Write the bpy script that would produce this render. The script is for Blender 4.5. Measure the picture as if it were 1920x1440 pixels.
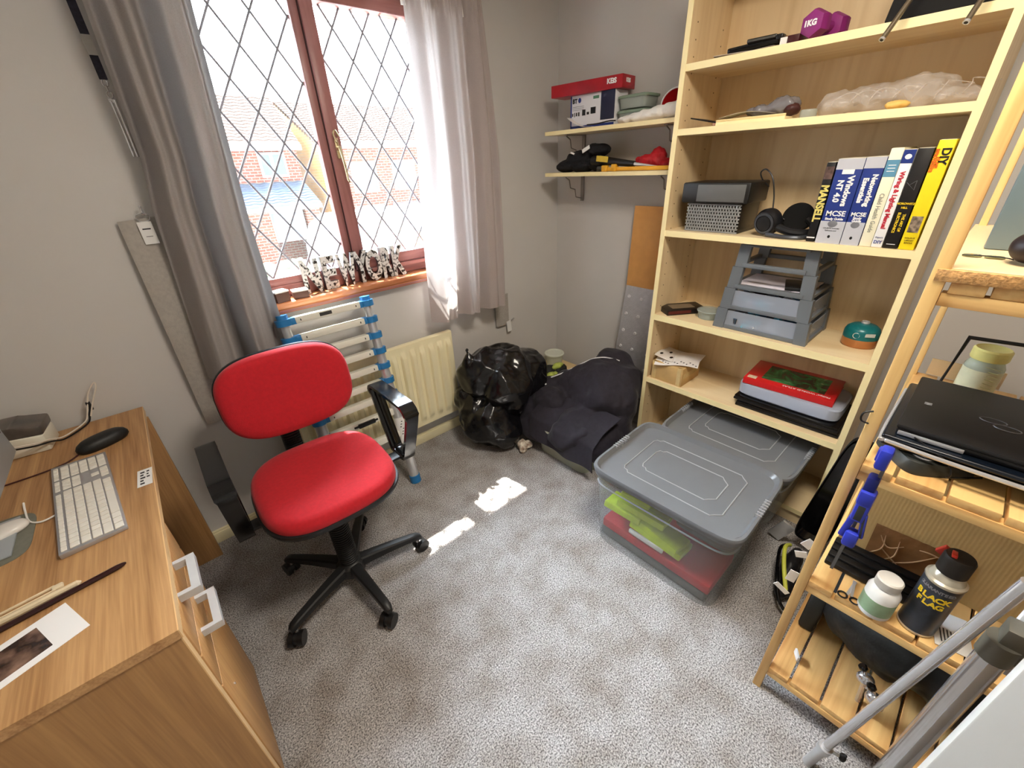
import bpy, bmesh, math, random
from mathutils import Vector, Matrix, noise
for _o in list(bpy.data.objects):
    bpy.data.objects.remove(_o)
S = bpy.context.scene
COL = S.collection
random.seed(7)
R_ = math.radians
# ------------------------------------------------------------------ camera
cam = bpy.data.cameras.new('camera')
cam.sensor_width = 36.0
cam.lens = 767.716 / 1920 * 36
cam.clip_start = 0.02
cam.clip_end = 200
cam_o = bpy.data.objects.new('camera', cam)
COL.objects.link(cam_o)
r0 = Vector((0.74592697, -0.6646112, -0.04341554))
r1 = Vector((-0.34349918, -0.32804095, -0.87999855))
r2 = Vector((0.57061482, 0.67132785, -0.47298799))
mw = Matrix.Identity(4)
for i in range(3):
    mw[i][0] = r0[i]; mw[i][1] = -r1[i]; mw[i][2] = -r2[i]; mw[i][3] = (0, 0, 1.45)[i]
cam_o.matrix_world = mw
S.camera = cam_o
# ------------------------------------------------------------------ light
S.view_settings.view_transform = 'Standard'
S.view_settings.look = 'None'
S.view_settings.exposure = 0.5
S.view_settings.gamma = 1.0
S.view_settings.use_curve_mapping = False
W = bpy.data.worlds.new('sky'); S.world = W; W.use_nodes = True
wn = W.node_tree.nodes; wl = W.node_tree.links
bg = wn['Background']
bg.inputs['Color'].default_value = (0.78, 0.89, 1.0, 1)
# the sky is far brighter on the sun's side, behind the houses across the road
tcw = wn.new('ShaderNodeTexCoord'); dw_ = wn.new('ShaderNodeVectorMath'); dw_.operation = 'DOT_PRODUCT'
dw_.inputs[1].default_value = Vector((0.03, 0.62, 0.78)).normalized()
wl.new(tcw.outputs['Generated'], dw_.inputs[0])
mr = wn.new('ShaderNodeMath'); mr.operation = 'MAXIMUM'; mr.inputs[1].default_value = 0.0; wl.new(dw_.outputs['Value'], mr.inputs[0])
pw = wn.new('ShaderNodeMath'); pw.operation = 'POWER'; pw.inputs[1].default_value = 5.0; wl.new(mr.outputs[0], pw.inputs[0])
ma_ = wn.new('ShaderNodeMath'); ma_.operation = 'MULTIPLY_ADD'; ma_.inputs[1].default_value = 88.0; ma_.inputs[2].default_value = 2.8
wl.new(pw.outputs[0], ma_.inputs[0]); wl.new(ma_.outputs[0], bg.inputs['Strength'])
sun = bpy.data.lights.new('sun', 'SUN'); sun.energy = 28.0; sun.angle = R_(0.6); sun.color = (1.0, 0.95, 0.86)
sun_o = bpy.data.objects.new('sun', sun); COL.objects.link(sun_o)
sd = Vector((0.02, -0.545, -1.0)).normalized()
sun_o.rotation_euler = sd.to_track_quat('-Z', 'Y').to_euler()
# warm fill light, added out of view under the ceiling to brighten the interior
cl = bpy.data.lights.new('added_fill_light', 'AREA'); cl.shape = 'DISK'; cl.size = 0.5; cl.energy = 22; cl.color = (1.0, 0.90, 0.76)
cl_o = bpy.data.objects.new('added_fill_light', cl); COL.objects.link(cl_o)
cl_o.location = (0.75, 0.15, 2.28)

# ------------------------------------------------------------------ materials
def lin(c):
    return tuple(((v / 255) / 12.92 if v / 255 <= 0.04045 else ((v / 255 + 0.055) / 1.055) ** 2.4) for v in c)
_mc = {}
def mat(name, rgb=(200, 200, 200), rough=0.5, metal=0.0, ns=0, na=0.12, bump=0.0, bs=None, trans=0.0, alpha=1.0, spec=0.5, coat=0.0, emit=0.0, rgb2=None, stretch=None, sheen=0.0, ior=1.45):
    if name in _mc: return _mc[name]
    m = bpy.data.materials.new(name); m.use_nodes = True
    nt = m.node_tree; N = nt.nodes; L = nt.links
    p = N['Principled BSDF']
    c = lin(rgb)
    p.inputs['Base Color'].default_value = (*c, 1)
    p.inputs['Roughness'].default_value = rough
    p.inputs['Metallic'].default_value = metal
    p.inputs['Specular IOR Level'].default_value = spec
    p.inputs['Transmission Weight'].default_value = trans
    p.inputs['Coat Weight'].default_value = coat
    p.inputs['Alpha'].default_value = alpha
    p.inputs['IOR'].default_value = ior
    if sheen: p.inputs['Sheen Weight'].default_value = sheen
    if emit:
        p.inputs['Emission Color'].default_value = (*c, 1); p.inputs['Emission Strength'].default_value = emit
    tc = N.new('ShaderNodeTexCoord'); mp = N.new('ShaderNodeMapping')
    L.new(tc.outputs['Object'], mp.inputs['Vector'])
    if stretch: mp.inputs['Scale'].default_value = stretch
    if ns:
        nz = N.new('ShaderNodeTexNoise'); nz.inputs['Scale'].default_value = ns; nz.inputs['Detail'].default_value = 4
        L.new(mp.outputs[0], nz.inputs['Vector'])
        cr = N.new('ShaderNodeValToRGB')
        c2 = lin(rgb2) if rgb2 else tuple(v * (1 - na) for v in c)
        cr.color_ramp.elements[0].position = 0.35; cr.color_ramp.elements[0].color = (*c2, 1)
        cr.color_ramp.elements[1].position = 0.65; cr.color_ramp.elements[1].color = (*c, 1)
        L.new(nz.outputs['Fac'], cr.inputs[0]); L.new(cr.outputs[0], p.inputs['Base Color'])
    if bump:
        nb = N.new('ShaderNodeTexNoise'); nb.inputs['Scale'].default_value = bs or 60; nb.inputs['Detail'].default_value = 6
        L.new(mp.outputs[0], nb.inputs['Vector'])
        bn = N.new('ShaderNodeBump'); bn.inputs['Strength'].default_value = bump; bn.inputs['Distance'].default_value = 0.004
        L.new(nb.outputs['Fac'], bn.inputs['Height']); L.new(bn.outputs[0], p.inputs['Normal'])
    _mc[name] = m
    return m
def wood(name, light, dark, axis='y', scale=14, rough=0.45, contrast=1.0, bump=0.05, rings=True, ringn=7.0, st_=0.07, wr=0.55, wf=0.5):
    """veneer or plank with grain running along one axis"""
    if name in _mc: return _mc[name]
    m = bpy.data.materials.new(name); m.use_nodes = True
    N = m.node_tree.nodes; L = m.node_tree.links; p = N['Principled BSDF']
    p.inputs['Roughness'].default_value = rough
    tc = N.new('ShaderNodeTexCoord'); mp = N.new('ShaderNodeMapping')
    st = [1.0, 1.0, 1.0]; st['xyz'.index(axis)] = st_
    mp.inputs['Scale'].default_value = st
    L.new(tc.outputs['Object'], mp.inputs['Vector'])
    n1 = N.new('ShaderNodeTexNoise'); n1.inputs['Scale'].default_value = scale; n1.inputs['Detail'].default_value = 3; n1.inputs['Distortion'].default_value = 0.6
    n2 = N.new('ShaderNodeTexNoise'); n2.inputs['Scale'].default_value = scale * 9; n2.inputs['Detail'].default_value = 2
    L.new(mp.outputs[0], n1.inputs['Vector']); L.new(mp.outputs[0], n2.inputs['Vector'])
    ma = N.new('ShaderNodeMath'); ma.operation = 'MULTIPLY'; ma.inputs[1].default_value = ringn if rings else 1.0
    L.new(n1.outputs['Fac'], ma.inputs[0])
    fr = N.new('ShaderNodeMath'); fr.operation = 'PINGPONG'; fr.inputs[1].default_value = 1.0
    L.new(ma.outputs[0], fr.inputs[0])
    mx = N.new('ShaderNodeMath'); mx.operation = 'MULTIPLY_ADD'; mx.inputs[1].default_value = wr
    L.new(fr.outputs[0], mx.inputs[0])
    m3 = N.new('ShaderNodeMath'); m3.operation = 'MULTIPLY'; m3.inputs[1].default_value = wf
    L.new(n2.outputs['Fac'], m3.inputs[0]); L.new(m3.outputs[0], mx.inputs[2])
    cr = N.new('ShaderNodeValToRGB')
    a = lin(light); b = lin(dark); b = tuple(a[i] + (b[i] - a[i]) * contrast for i in range(3))
    cr.color_ramp.elements[0].position = 0.15; cr.color_ramp.elements[0].color = (*b, 1)
    cr.color_ramp.elements[1].position = 0.7; cr.color_ramp.elements[1].color = (*a, 1)
    L.new(mx.outputs[0], cr.inputs[0]); L.new(cr.outputs[0], p.inputs['Base Color'])
    bn = N.new('ShaderNodeBump'); bn.inputs['Strength'].default_value = bump; bn.inputs['Distance'].default_value = 0.002
    L.new(n2.outputs['Fac'], bn.inputs['Height']); L.new(bn.outputs[0], p.inputs['Normal'])
    _mc[name] = m
    return m
def mixed(name, rgb, a, rough=0.4, kind='Transparent', ns=0):
    """see-through plastic, film or cloth: part of the light goes straight through"""
    if name in _mc: return _mc[name]
    m = mat(name, rgb, rough, ns=ns)
    N = m.node_tree.nodes; L = m.node_tree.links
    out = N['Material Output']; p = N['Principled BSDF']
    t = N.new('ShaderNodeBsdf' + kind); t.inputs['Color'].default_value = (*[min(1, v ** 0.4) for v in lin(rgb)], 1)
    mx = N.new('ShaderNodeMixShader'); mx.inputs[0].default_value = a
    L.new(p.outputs[0], mx.inputs[1]); L.new(t.outputs[0], mx.inputs[2]); L.new(mx.outputs[0], out.inputs['Surface'])
    return m
def carpet():
    m = bpy.data.materials.new('carpet'); m.use_nodes = True
    N = m.node_tree.nodes; L = m.node_tree.links; p = N['Principled BSDF']
    p.inputs['Roughness'].default_value = 0.95; p.inputs['Specular IOR Level'].default_value = 0.1
    tc = N.new('ShaderNodeTexCoord')
    a = N.new('ShaderNodeTexNoise'); a.inputs['Scale'].default_value = 230; a.inputs['Detail'].default_value = 3
    b = N.new('ShaderNodeTexNoise'); b.inputs['Scale'].default_value = 9; b.inputs['Detail'].default_value = 4
    L.new(tc.outputs['Object'], a.inputs['Vector']); L.new(tc.outputs['Object'], b.inputs['Vector'])
    ca = N.new('ShaderNodeValToRGB'); ca.color_ramp.elements[0].position = 0.33; ca.color_ramp.elements[1].position = 0.66
    ca.color_ramp.elements[0].color = (*lin((92, 90, 92)), 1); ca.color_ramp.elements[1].color = (*lin((214, 212, 212)), 1)
    cb = N.new('ShaderNodeValToRGB'); cb.color_ramp.elements[0].position = 0.3; cb.color_ramp.elements[1].position = 0.62
    cb.color_ramp.elements[0].color = (0.70, 0.65, 0.60, 1); cb.color_ramp.elements[1].color = (1, 1, 1, 1)
    L.new(a.outputs['Fac'], ca.inputs[0]); L.new(b.outputs['Fac'], cb.inputs[0])
    mx = N.new('ShaderNodeMix'); mx.data_type = 'RGBA'; mx.blend_type = 'MULTIPLY'; mx.inputs[0].default_value = 1
    L.new(ca.outputs[0], mx.inputs[6]); L.new(cb.outputs[0], mx.inputs[7]); L.new(mx.outputs[2], p.inputs['Base Color'])
    bn = N.new('ShaderNodeBump'); bn.inputs['Strength'].default_value = 0.7; bn.inputs['Distance'].default_value = 0.006
    L.new(a.outputs['Fac'], bn.inputs['Height']); L.new(bn.outputs[0], p.inputs['Normal'])
    return m
def brick(name, c1, c2, mort, scale=1.0, rot=(0, 0, 0)):
    m = bpy.data.materials.new(name); m.use_nodes = True
    N = m.node_tree.nodes; L = m.node_tree.links; p = N['Principled BSDF']; p.inputs['Roughness'].default_value = 0.9
    tc = N.new('ShaderNodeTexCoord'); mp = N.new('ShaderNodeMapping'); mp.inputs['Rotation'].default_value = rot
    L.new(tc.outputs['Object'], mp.inputs['Vector'])
    b = N.new('ShaderNodeTexBrick'); b.inputs['Scale'].default_value = scale
    b.inputs['Color1'].default_value = (*lin(c1), 1); b.inputs['Color2'].default_value = (*lin(c2), 1); b.inputs['Mortar'].default_value = (*lin(mort), 1)
    b.inputs['Brick Width'].default_value = 0.23; b.inputs['Row Height'].default_value = 0.085; b.inputs['Mortar Size'].default_value = 0.012
    L.new(mp.outputs[0], b.inputs['Vector']); L.new(b.outputs['Color'], p.inputs['Base Color'])
    return m

# ------------------------------------------------------------------ mesh helpers
class B:
    def __init__(s):
        s.bm = bmesh.new(); s.ms = []
    def mi(s, m):
        if m not in s.ms: s.ms.append(m)
        return s.ms.index(m)
    def faces(s, vs, fs, m, T=None):
        k = s.mi(m)
        bv = [s.bm.verts.new((T @ Vector(v)) if T else v) for v in vs]
        out = []
        for f in fs:
            try:
                q = s.bm.faces.new([bv[i] for i in f]); q.material_index = k; q.smooth = True; out.append(q)
            except ValueError: pass
        return bv, out
    def box(s, x0, x1, y0, y1, z0, z1, m, bev=0, T=None, seg=2):
        vs = [(x, y, z) for z in (z0, z1) for y in (y0, y1) for x in (x0, x1)]
        fs = [(0, 2, 3, 1), (4, 5, 7, 6), (0, 1, 5, 4), (2, 6, 7, 3), (0, 4, 6, 2), (1, 3, 7, 5)]
        v, f = s.faces(vs, fs, m, T)
        if bev:
            es = list({e for q in f for e in q.edges})
            bmesh.ops.bevel(s.bm, geom=es, offset=bev, segments=seg, affect='EDGES', profile=0.5, clamp_overlap=True)
        return s
    def rot(s, c, size, m, rx=0, ry=0, rz=0, bev=0, seg=2):
        T = Matrix.Translation(c) @ Matrix.Rotation(rz, 4, 'Z') @ Matrix.Rotation(ry, 4, 'Y') @ Matrix.Rotation(rx, 4, 'X')
        a, b, c_ = (v / 2 for v in size)
        return s.box(-a, a, -b, b, -c_, c_, m, bev, T, seg)
    def cyl(s, p0, p1, r0, m, r1=None, n=16, caps=True):
        r1 = r0 if r1 is None else r1
        p0 = Vector(p0); p1 = Vector(p1); q = (p1 - p0).to_track_quat('Z', 'Y')
        vs = []
        for p, r in ((p0, r0), (p1, r1)):
            for i in range(n):
                a = 2 * math.pi * i / n
                vs.append(p + q @ Vector((r * math.cos(a), r * math.sin(a), 0)))
        fs = [(i, (i + 1) % n, n + (i + 1) % n, n + i) for i in range(n)]
        if caps: fs += [tuple(range(n - 1, -1, -1)), tuple(range(n, 2 * n))]
        s.faces(vs, fs, m); return s
    def tube(s, pts, r, m, n=8, closed=False, smooth=0):
        P = [Vector(p) for p in pts]
        if smooth:
            Q = []
            K = len(P)
            for i in range(K if closed else K - 1):
                a = P[(i - 1) % K] if closed or i else P[0]; b = P[i]; c = P[(i + 1) % K]; d_ = P[(i + 2) % K] if closed or i + 2 < K else P[-1]
                for t in range(smooth):
                    t /= smooth
                    Q.append(0.5 * ((2 * b) + (c - a) * t + (2 * a - 5 * b + 4 * c - d_) * t * t + (3 * b - a - 3 * c + d_) * t ** 3))
            if not closed: Q.append(P[-1])
            P = Q
        K = len(P); vs = []; up = None
        for i in range(K):
            t = (P[(i + 1) % K] - P[i - 1]) if closed else (P[min(i + 1, K - 1)] - P[max(i - 1, 0)])
            t.normalize()
            if up is None:
                up = Vector((0, 0, 1)) if abs(t.z) < 0.9 else Vector((1, 0, 0))
            sd_ = t.cross(up).normalized(); up = sd_.cross(t).normalized()
            rr = r(i / (K - 1)) if callable(r) else r
            for j in range(n):
                a = 2 * math.pi * j / n
                vs.append(P[i] + sd_ * (rr * math.cos(a)) + up * (rr * math.sin(a)))
        fs = []
        for i in range(K if closed else K - 1):
            for j in range(n):
                a = i * n + j; b = i * n + (j + 1) % n; c = ((i + 1) % K) * n + (j + 1) % n; d_ = ((i + 1) % K) * n + j
                fs.append((a, b, c, d_))
        if not closed: fs += [tuple(range(n - 1, -1, -1)), tuple((K - 1) * n + j for j in range(n))]
        s.faces(vs, fs, m); return s
    def lathe(s, prof, c, m, n=28, T=None, caps=True):
        vs = []
        T = T or Matrix.Translation(c)
        for r, z in prof:
            for i in range(n):
                a = 2 * math.pi * i / n; vs.append((r * math.cos(a), r * math.sin(a), z))
        fs = []
        for k in range(len(prof) - 1):
            for i in range(n):
                fs.append((k * n + i, k * n + (i + 1) % n, (k + 1) * n + (i + 1) % n, (k + 1) * n + i))
        if caps:
            fs += [tuple(range(n - 1, -1, -1)), tuple((len(prof) - 1) * n + i for i in range(n))]
        s.faces(vs, fs, m, T); return s
    def pillow(s, rings, hw, hd, ex, m, T, n=56):
        """stack of super-ellipse rings: (scale, height)"""
        vs = []
        for sc, z in rings:
            for i in range(n):
                a = 2 * math.pi * i / n; ca, sa = math.cos(a), math.sin(a)
                vs.append((math.copysign(abs(ca) ** (2 / ex), ca) * hw * sc, math.copysign(abs(sa) ** (2 / ex), sa) * hd * sc, z))
        fs = []
        for k in range(len(rings) - 1):
            for i in range(n):
                fs.append((k * n + i, k * n + (i + 1) % n, (k + 1) * n + (i + 1) % n, (k + 1) * n + i))
        fs += [tuple(range(n - 1, -1, -1)), tuple((len(rings) - 1) * n + i for i in range(n))]
        s.faces(vs, fs, m, T); return s
    def prism(s, poly, depth, m, T=None, bev=0):
        n = len(poly)
        vs = [(x, y, 0) for x, y in poly] + [(x, y, depth) for x, y in poly]
        fs = [tuple(range(n - 1, -1, -1)), tuple(range(n, 2 * n))] + [(i, (i + 1) % n, n + (i + 1) % n, n + i) for i in range(n)]
        v, f = s.faces(vs, fs, m, T)
        if bev:
            es = list({e for q in f for e in q.edges})
            bmesh.ops.bevel(s.bm, geom=es, offset=bev, segments=2, affect='EDGES', profile=0.5, clamp_overlap=True)
        return s
    def sheet(s, nu, nv, f, m, thick=0.0):
        vs = [f(i / nu, j / nv) for j in range(nv + 1) for i in range(nu + 1)]
        fs = [(j * (nu + 1) + i, j * (nu + 1) + i + 1, (j + 1) * (nu + 1) + i + 1, (j + 1) * (nu + 1) + i) for j in range(nv) for i in range(nu)]
        v, q = s.faces(vs, fs, m)
        if thick:
            bmesh.ops.recalc_face_normals(s.bm, faces=q)
            bmesh.ops.solidify(s.bm, geom=q, thickness=thick)
        return s
    def ball(s, c, r, m, sub=3, T=None):
        k = s.mi(m)
        M4 = (T or Matrix.Identity(4)) @ Matrix.Translation(c) @ Matrix.Diagonal((*(r if hasattr(r, '__len__') else (r, r, r)), 1))
        g = bmesh.ops.create_icosphere(s.bm, subdivisions=sub, radius=1, matrix=M4)
        for v in g['verts']:
            for q in v.link_faces: q.material_index = k; q.smooth = True
        return s
    def text(s, t, o, right, up, size, m, h=0.0004, align='CENTER', sx=1.0, bold=0.0):
        cu = bpy.data.curves.new('t', 'FONT'); cu.body = t; cu.size = size; cu.extrude = h; cu.align_x = align; cu.align_y = 'CENTER'; cu.resolution_u = 3
        cu.offset = bold
        ob = bpy.data.objects.new('t', cu); COL.objects.link(ob)
        dg = bpy.context.evaluated_depsgraph_get()
        me = bpy.data.meshes.new_from_object(ob.evaluated_get(dg))
        right = Vector(right).normalized(); up = Vector(up).normalized(); nn = right.cross(up)
        T = Matrix(((right.x, up.x, nn.x, o[0]), (right.y, up.y, nn.y, o[1]), (right.z, up.z, nn.z, o[2]), (0, 0, 0, 1))) @ Matrix.Diagonal((sx, 1, 1, 1))
        s.faces([v.co for v in me.vertices], [tuple(f.vertices) for f in me.polygons], m, T)
        bpy.data.objects.remove(ob); bpy.data.curves.remove(cu); bpy.data.meshes.remove(me)
        return s
    def put(s, name, parent=None, angle=35, at=None, label=None, cat=None, group=None, kind=None, w=True):
        """link as one mesh object; vertices are given in world space when w"""
        me = bpy.data.meshes.new(name)
        if parent is not None and w:
            q = parent; Mx = Matrix.Identity(4)
            while q is not None:
                Mx = q.matrix_basis @ Mx; q = q.parent
            s.bm.transform(Mx.inverted())
        elif at is not None:
            s.bm.transform(Matrix.Translation(-Vector(at)))
        bmesh.ops.recalc_face_normals(s.bm, faces=s.bm.faces[:]) if s.bm.faces else None
        s.bm.to_mesh(me); s.bm.free()
        for m in s.ms: me.materials.append(m)
        me.set_sharp_from_angle(angle=R_(angle))
        o = bpy.data.objects.new(name, me); COL.objects.link(o)
        if parent is not None: o.parent = parent
        elif at is not None: o.location = at
        tag(o, label, cat, group, kind)
        return o
def tag(o, label=None, cat=None, group=None, kind=None):
    if label: o['label'] = label
    if cat: o['category'] = cat
    if group: o['group'] = group
    if kind: o['kind'] = kind
    return o
def thing(name, label, cat, loc=(0, 0, 0), rz=0, group=None, rx=0, ry=0):
    o = bpy.data.objects.new(name, None); COL.objects.link(o)
    o.empty_display_size = 0.05
    o.location = loc; o.rotation_euler = (rx, ry, rz)
    return tag(o, label, cat, group)
def local(b, name, parent, **k): return b.put(name, parent, w=False, **k)
def bevmod(o, w=0.002, seg=2):
    md = o.modifiers.new('bevel', 'BEVEL'); md.width = w; md.segments = seg; md.limit_method = 'ANGLE'; md.angle_limit = R_(40); md.harden_normals = False
    return o
def drape(o, pts, lift=0.002):
    """lay points on the finished surface of o, straight down"""
    bpy.context.view_layer.update()
    dg = bpy.context.evaluated_depsgraph_get(); e = o.evaluated_get(dg); iv = e.matrix_world.inverted()
    out = []
    for p in pts:
        ok, loc, nr, _ = e.ray_cast(iv @ Vector((p[0], p[1], 2.0)), Vector((0, 0, -1)))
        out.append((e.matrix_world @ loc) + Vector((0, 0, lift)) if ok else Vector(p))
    return out
def heap(name, balls, m, parent=None, at=None, voxel=0.012, disp=(), smooth=4, **k):
    """soft lump: overlapping ellipsoids fused into one skin and crumpled"""
    b = B()
    for c, r in balls: b.ball(c, r, m, 3)
    o = b.put(name, parent, 180, at, **k)
    md = o.modifiers.new('fuse', 'REMESH'); md.mode = 'VOXEL'; md.voxel_size = voxel; md.use_smooth_shade = True
    sm = o.modifiers.new('smooth', 'SMOOTH'); sm.iterations = smooth; sm.factor = 0.6
    for i, (ty, sz, st) in enumerate(disp):
        t = bpy.data.textures.new(name + '_crumple', ty)
        t.noise_scale = sz
        if ty == 'CLOUDS': t.noise_depth = 3
        d = o.modifiers.new('crumple', 'DISPLACE'); d.texture = t; d.strength = st; d.mid_level = 0.5; d.texture_coords = 'LOCAL'
    return o
# ------------------------------------------------------------------ common materials
wall_m = mat('wall_paint', (206, 203, 199), 0.85, ns=3, na=0.03, bump=0.05, bs=120)
white_m = mat('white_gloss', (240, 238, 232), 0.35, ns=6, na=0.02)
cream_m = mat('cream_paint', (238, 228, 190), 0.4, ns=5, na=0.03)
black_p = mat('black_plastic', (22, 22, 24), 0.35, ns=40, na=0.2)
black_g = mat('black_gloss', (12, 12, 14), 0.12, ns=20, na=0.2)
chrome = mat('chrome', (225, 226, 230), 0.16, 0.75, ns=30, na=0.04)
alu = mat('aluminium', (215, 217, 220), 0.30, 0.6, ns=30, na=0.06)
birch_y = wood('birch_y', (236, 214, 172), (216, 186, 138), 'y', 9, contrast=0.6)
birch_z = wood('birch_z', (232, 208, 166), (212, 182, 136), 'z', 9, contrast=0.6)
edge_m = mat('birch_edge', (252, 236, 182), 0.4, ns=10, na=0.03)
oak_y = wood('oak_y', (198, 154, 104), (150, 106, 64), 'y', 26, contrast=1.1, ringn=5.0, st_=0.03, wr=.34, wf=.62)
oak_z = wood('oak_z', (186, 142, 90), (146, 104, 62), 'z', 22, contrast=0.9, ringn=4.0, st_=0.03, wr=.34, wf=.62)
oakf_z = wood('oak_front_z', (206, 160, 104), (162, 116, 68), 'z', 22, contrast=0.8, ringn=4.0, st_=0.03, wr=.34, wf=.62)
pine_x = wood('pine_x', (238, 196, 128), (200, 140, 76), 'x', 12, contrast=0.8)
pine_y = wood('pine_y', (240, 200, 130), (200, 140, 76), 'y', 12, contrast=0.8)
pine_z = wood('pine_z', (240, 200, 130), (198, 138, 72), 'z', 12, contrast=0.8)
mahog_z = wood('mahogany_z', (160, 108, 104), (128, 80, 76), 'z', 14, 0.35, contrast=0.8)
mahog_x = wood('mahogany_x', (160, 104, 96), (126, 74, 66), 'x', 14, 0.35, contrast=0.8)
silltop_m = wood('sill_wood', (206, 136, 92), (150, 84, 54), 'x', 12, 0.25, contrast=0.8)
XR = 2.06; YW = 1.90; XL = -0.82; YB = -1.0; ZC = 2.38
# ------------------------------------------------------------------ room shell
def struct(b, name, **k): return b.put(name, kind='structure', **k)
b = B(); b.box(XL - 0.1, XR + 0.1, YB - 0.1, YW + 0.3, -0.08, 0.0, carpet()); struct(b, 'floor')
b = B(); b.box(XL - 0.1, XR + 0.1, YB - 0.1, YW + 0.3, ZC, ZC + 0.1, mat('ceiling_paint', (245, 244, 240), 0.9, ns=4, na=0.02)); struct(b, 'ceiling')
wx0, wx1, wz0, wz1 = 0.30, 1.30, 0.985, 2.16
b = B()
b.box(XL - 0.1, wx0, YW, YW + 0.3, 0, ZC, wall_m); b.box(wx1, XR + 0.1, YW, YW + 0.3, 0, ZC, wall_m)
b.box(wx0, wx1, YW, YW + 0.3, 0, wz0, wall_m); b.box(wx0, wx1, YW, YW + 0.3, wz1, ZC, wall_m)
struct(b, 'wall_window')
b = B(); b.box(XR, XR + 0.1, YB, YW, 0, ZC, wall_m); struct(b, 'wall_right')
b = B(); b.box(XL - 0.1, XL, YB, YW, 0, ZC, wall_m); struct(b, 'wall_left')
b = B(); b.box(XL - 0.1, XR + 0.1, YB - 0.1, YB, 0, ZC, wall_m); struct(b, 'wall_back')
b = B(); b.box(XL, XR, YW - 0.016, YW, 0, 0.055, cream_m, 0.004); b.box(XL, XR, YW - 0.011, YW, 0.05, 0.065, cream_m, 0.003); struct(b, 'baseboard_window')
b = B(); b.box(XR - 0.016, XR, YB, YW - 0.016, 0, 0.065, cream_m, 0.004); struct(b, 'baseboard_right')
# unseen lamp body, added to hold the fill light
t = thing('added_fill_lamp', 'round white fill lamp added on the ceiling, out of view', 'lamp', (0.75, 0.15, ZC))
b = B(); b.cyl((0.75, 0.15, ZC - 0.05), (0.75, 0.15, ZC), 0.1, white_m, n=32); b.put('base', t)
b = B(); b.lathe([(0.02, ZC - 0.085), (0.16, ZC - 0.08), (0.2, ZC - 0.06), (0.2, ZC - 0.05)], (0.75, 0.15, 0), mat('lamp_glass', (250, 248, 240), 0.4, ns=3, na=0.01)); b.put('shade', t)
# door leaf standing open beside the photographer
dl = thing('door_1', None, None); dl['kind'] = 'structure'
dl.location = (0.725, -0.222, 0); dl.rotation_euler = (0, 0, math.atan2(-0.778, -0.10))
b = B(); b.box(0, 0.76, 0, 0.04, 0.01, 1.98, white_m, 0.003)
for z0, z1 in ((0.15, 0.75), (0.9, 1.85)):
    for x0, x1 in ((0.10, 0.36), (0.42, 0.66)):
        b.box(x0, x1, -0.006, 0.0, z0, z1, white_m, 0.005)
local(b, 'door_leaf', dl)
# ------------------------------------------------------------------ window
win = thing('window_1', None, None, (0.8, 1.95, wz0)); win['kind'] = 'structure'
G = 1.97
b = B()
b.box(wx0, 0.362, 1.945, 2.0, 1.03, wz1, mahog_z, 0.004); b.box(0.697, 0.735, 1.945, 1.985, 1.03, wz1, mahog_z, 0.004)
b.box(1.245, wx1, 1.945, 2.03, 1.03, wz1, mahog_z, 0.004)
b.box(wx0, wx1, 1.945, 2.03, 0.99, 1.04, mahog_x, 0.004); b.box(wx0, wx1, 1.945, 2.03, 2.11, wz1, mahog_x, 0.004)
b.box(0.36, 0.70, 1.952, 2.02, 1.035, 1.07, mahog_x, 0.004); b.box(0.36, 0.70, 1.952, 2.02, 2.085, 2.12, mahog_x, 0.004)
b.put('window_frame', win)
b = B()
b.box(0.732, 0.783, 1.932, 2.0, 1.05, 2.09, mahog_z, 0.006); b.box(1.19, 1.248, 1.932, 2.0, 1.05, 2.09, mahog_z, 0.006)
b.box(0.732, 1.248, 1.932, 2.0, 1.045, 1.095, mahog_x, 0.006); b.box(0.732, 1.248, 1.932, 2.0, 2.005, 2.10, mahog_x, 0.006)
b.box(0.728, 0.733, 1.94, 1.985, 1.05, 2.09, mat('draught_seal', (60, 30, 28), 0.7, ns=9), 0)
b.put('casement', win)
glass = mixed('window_glass', (250, 252, 252), 0.93, 0.02)
lead = mat('lead_came', (150, 152, 160), 0.45, 0.0, ns=50, na=0.1)
for (x0, x1, z0, z1, ox, oz) in ((0.362, 0.697, 1.07, 2.085, 0.448, 1.954), (0.783, 1.19, 1.095, 2.005, 0.854, 1.941)):
    b = B(); b.box(x0, x1, G + 0.006, G + 0.010, z0, z1, glass); p = b.put('window_pane', win)
    b = B()
    dx, dz = 0.0615, 0.0985
    for sgn in (1, -1):
        for k in range(-30, 31):
            # lines z = oz + sgn*dz/dx*(x-ox) + 2*k*dz
            pts = []
            f = lambda x: oz + sgn * dz / dx * (x - ox) + 2 * k * dz
            xa, xb = x0, x1
            za, zb = f(xa), f(xb)
            if za > zb: xa, xb, za, zb = xb, xa, zb, za
            if zb < z0 or za > z1: continue
            if za < z0: xa += (xb - xa) * (z0 - za) / (zb - za); za = z0
            za2, xa2 = f(xa), xa
            if zb > z1: xb = xa + (xb - xa) * (z1 - za2) / (zb - za2); zb = z1
            if abs(xb - xa) < 0.004: continue
            a = Vector((xa, G, f(xa))); c = Vector((xb, G, f(xb)))
            b.cyl(a, c, 0.0042, lead, n=6, caps=False)
    pm = Matrix.Identity(4)
    o = b.put('lead_lattice', p)
b = B()
brass = mat('brass', (206, 192, 156), 0.25, 0.8, ns=30, na=0.1)
b.box(0.752, 0.768, 1.924, 1.933, 1.50, 1.575, brass, 0.003)
b.cyl((0.76, 1.905, 1.535), (0.76, 1.93, 1.535), 0.008, brass)
b.tube([(0.76, 1.908, 1.545), (0.764, 1.902, 1.50), (0.768, 1.905, 1.45), (0.766, 1.90, 1.425), (0.772, 1.902, 1.412)], lambda t: 0.006 - 0.002 * t, brass, smooth=5)
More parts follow.
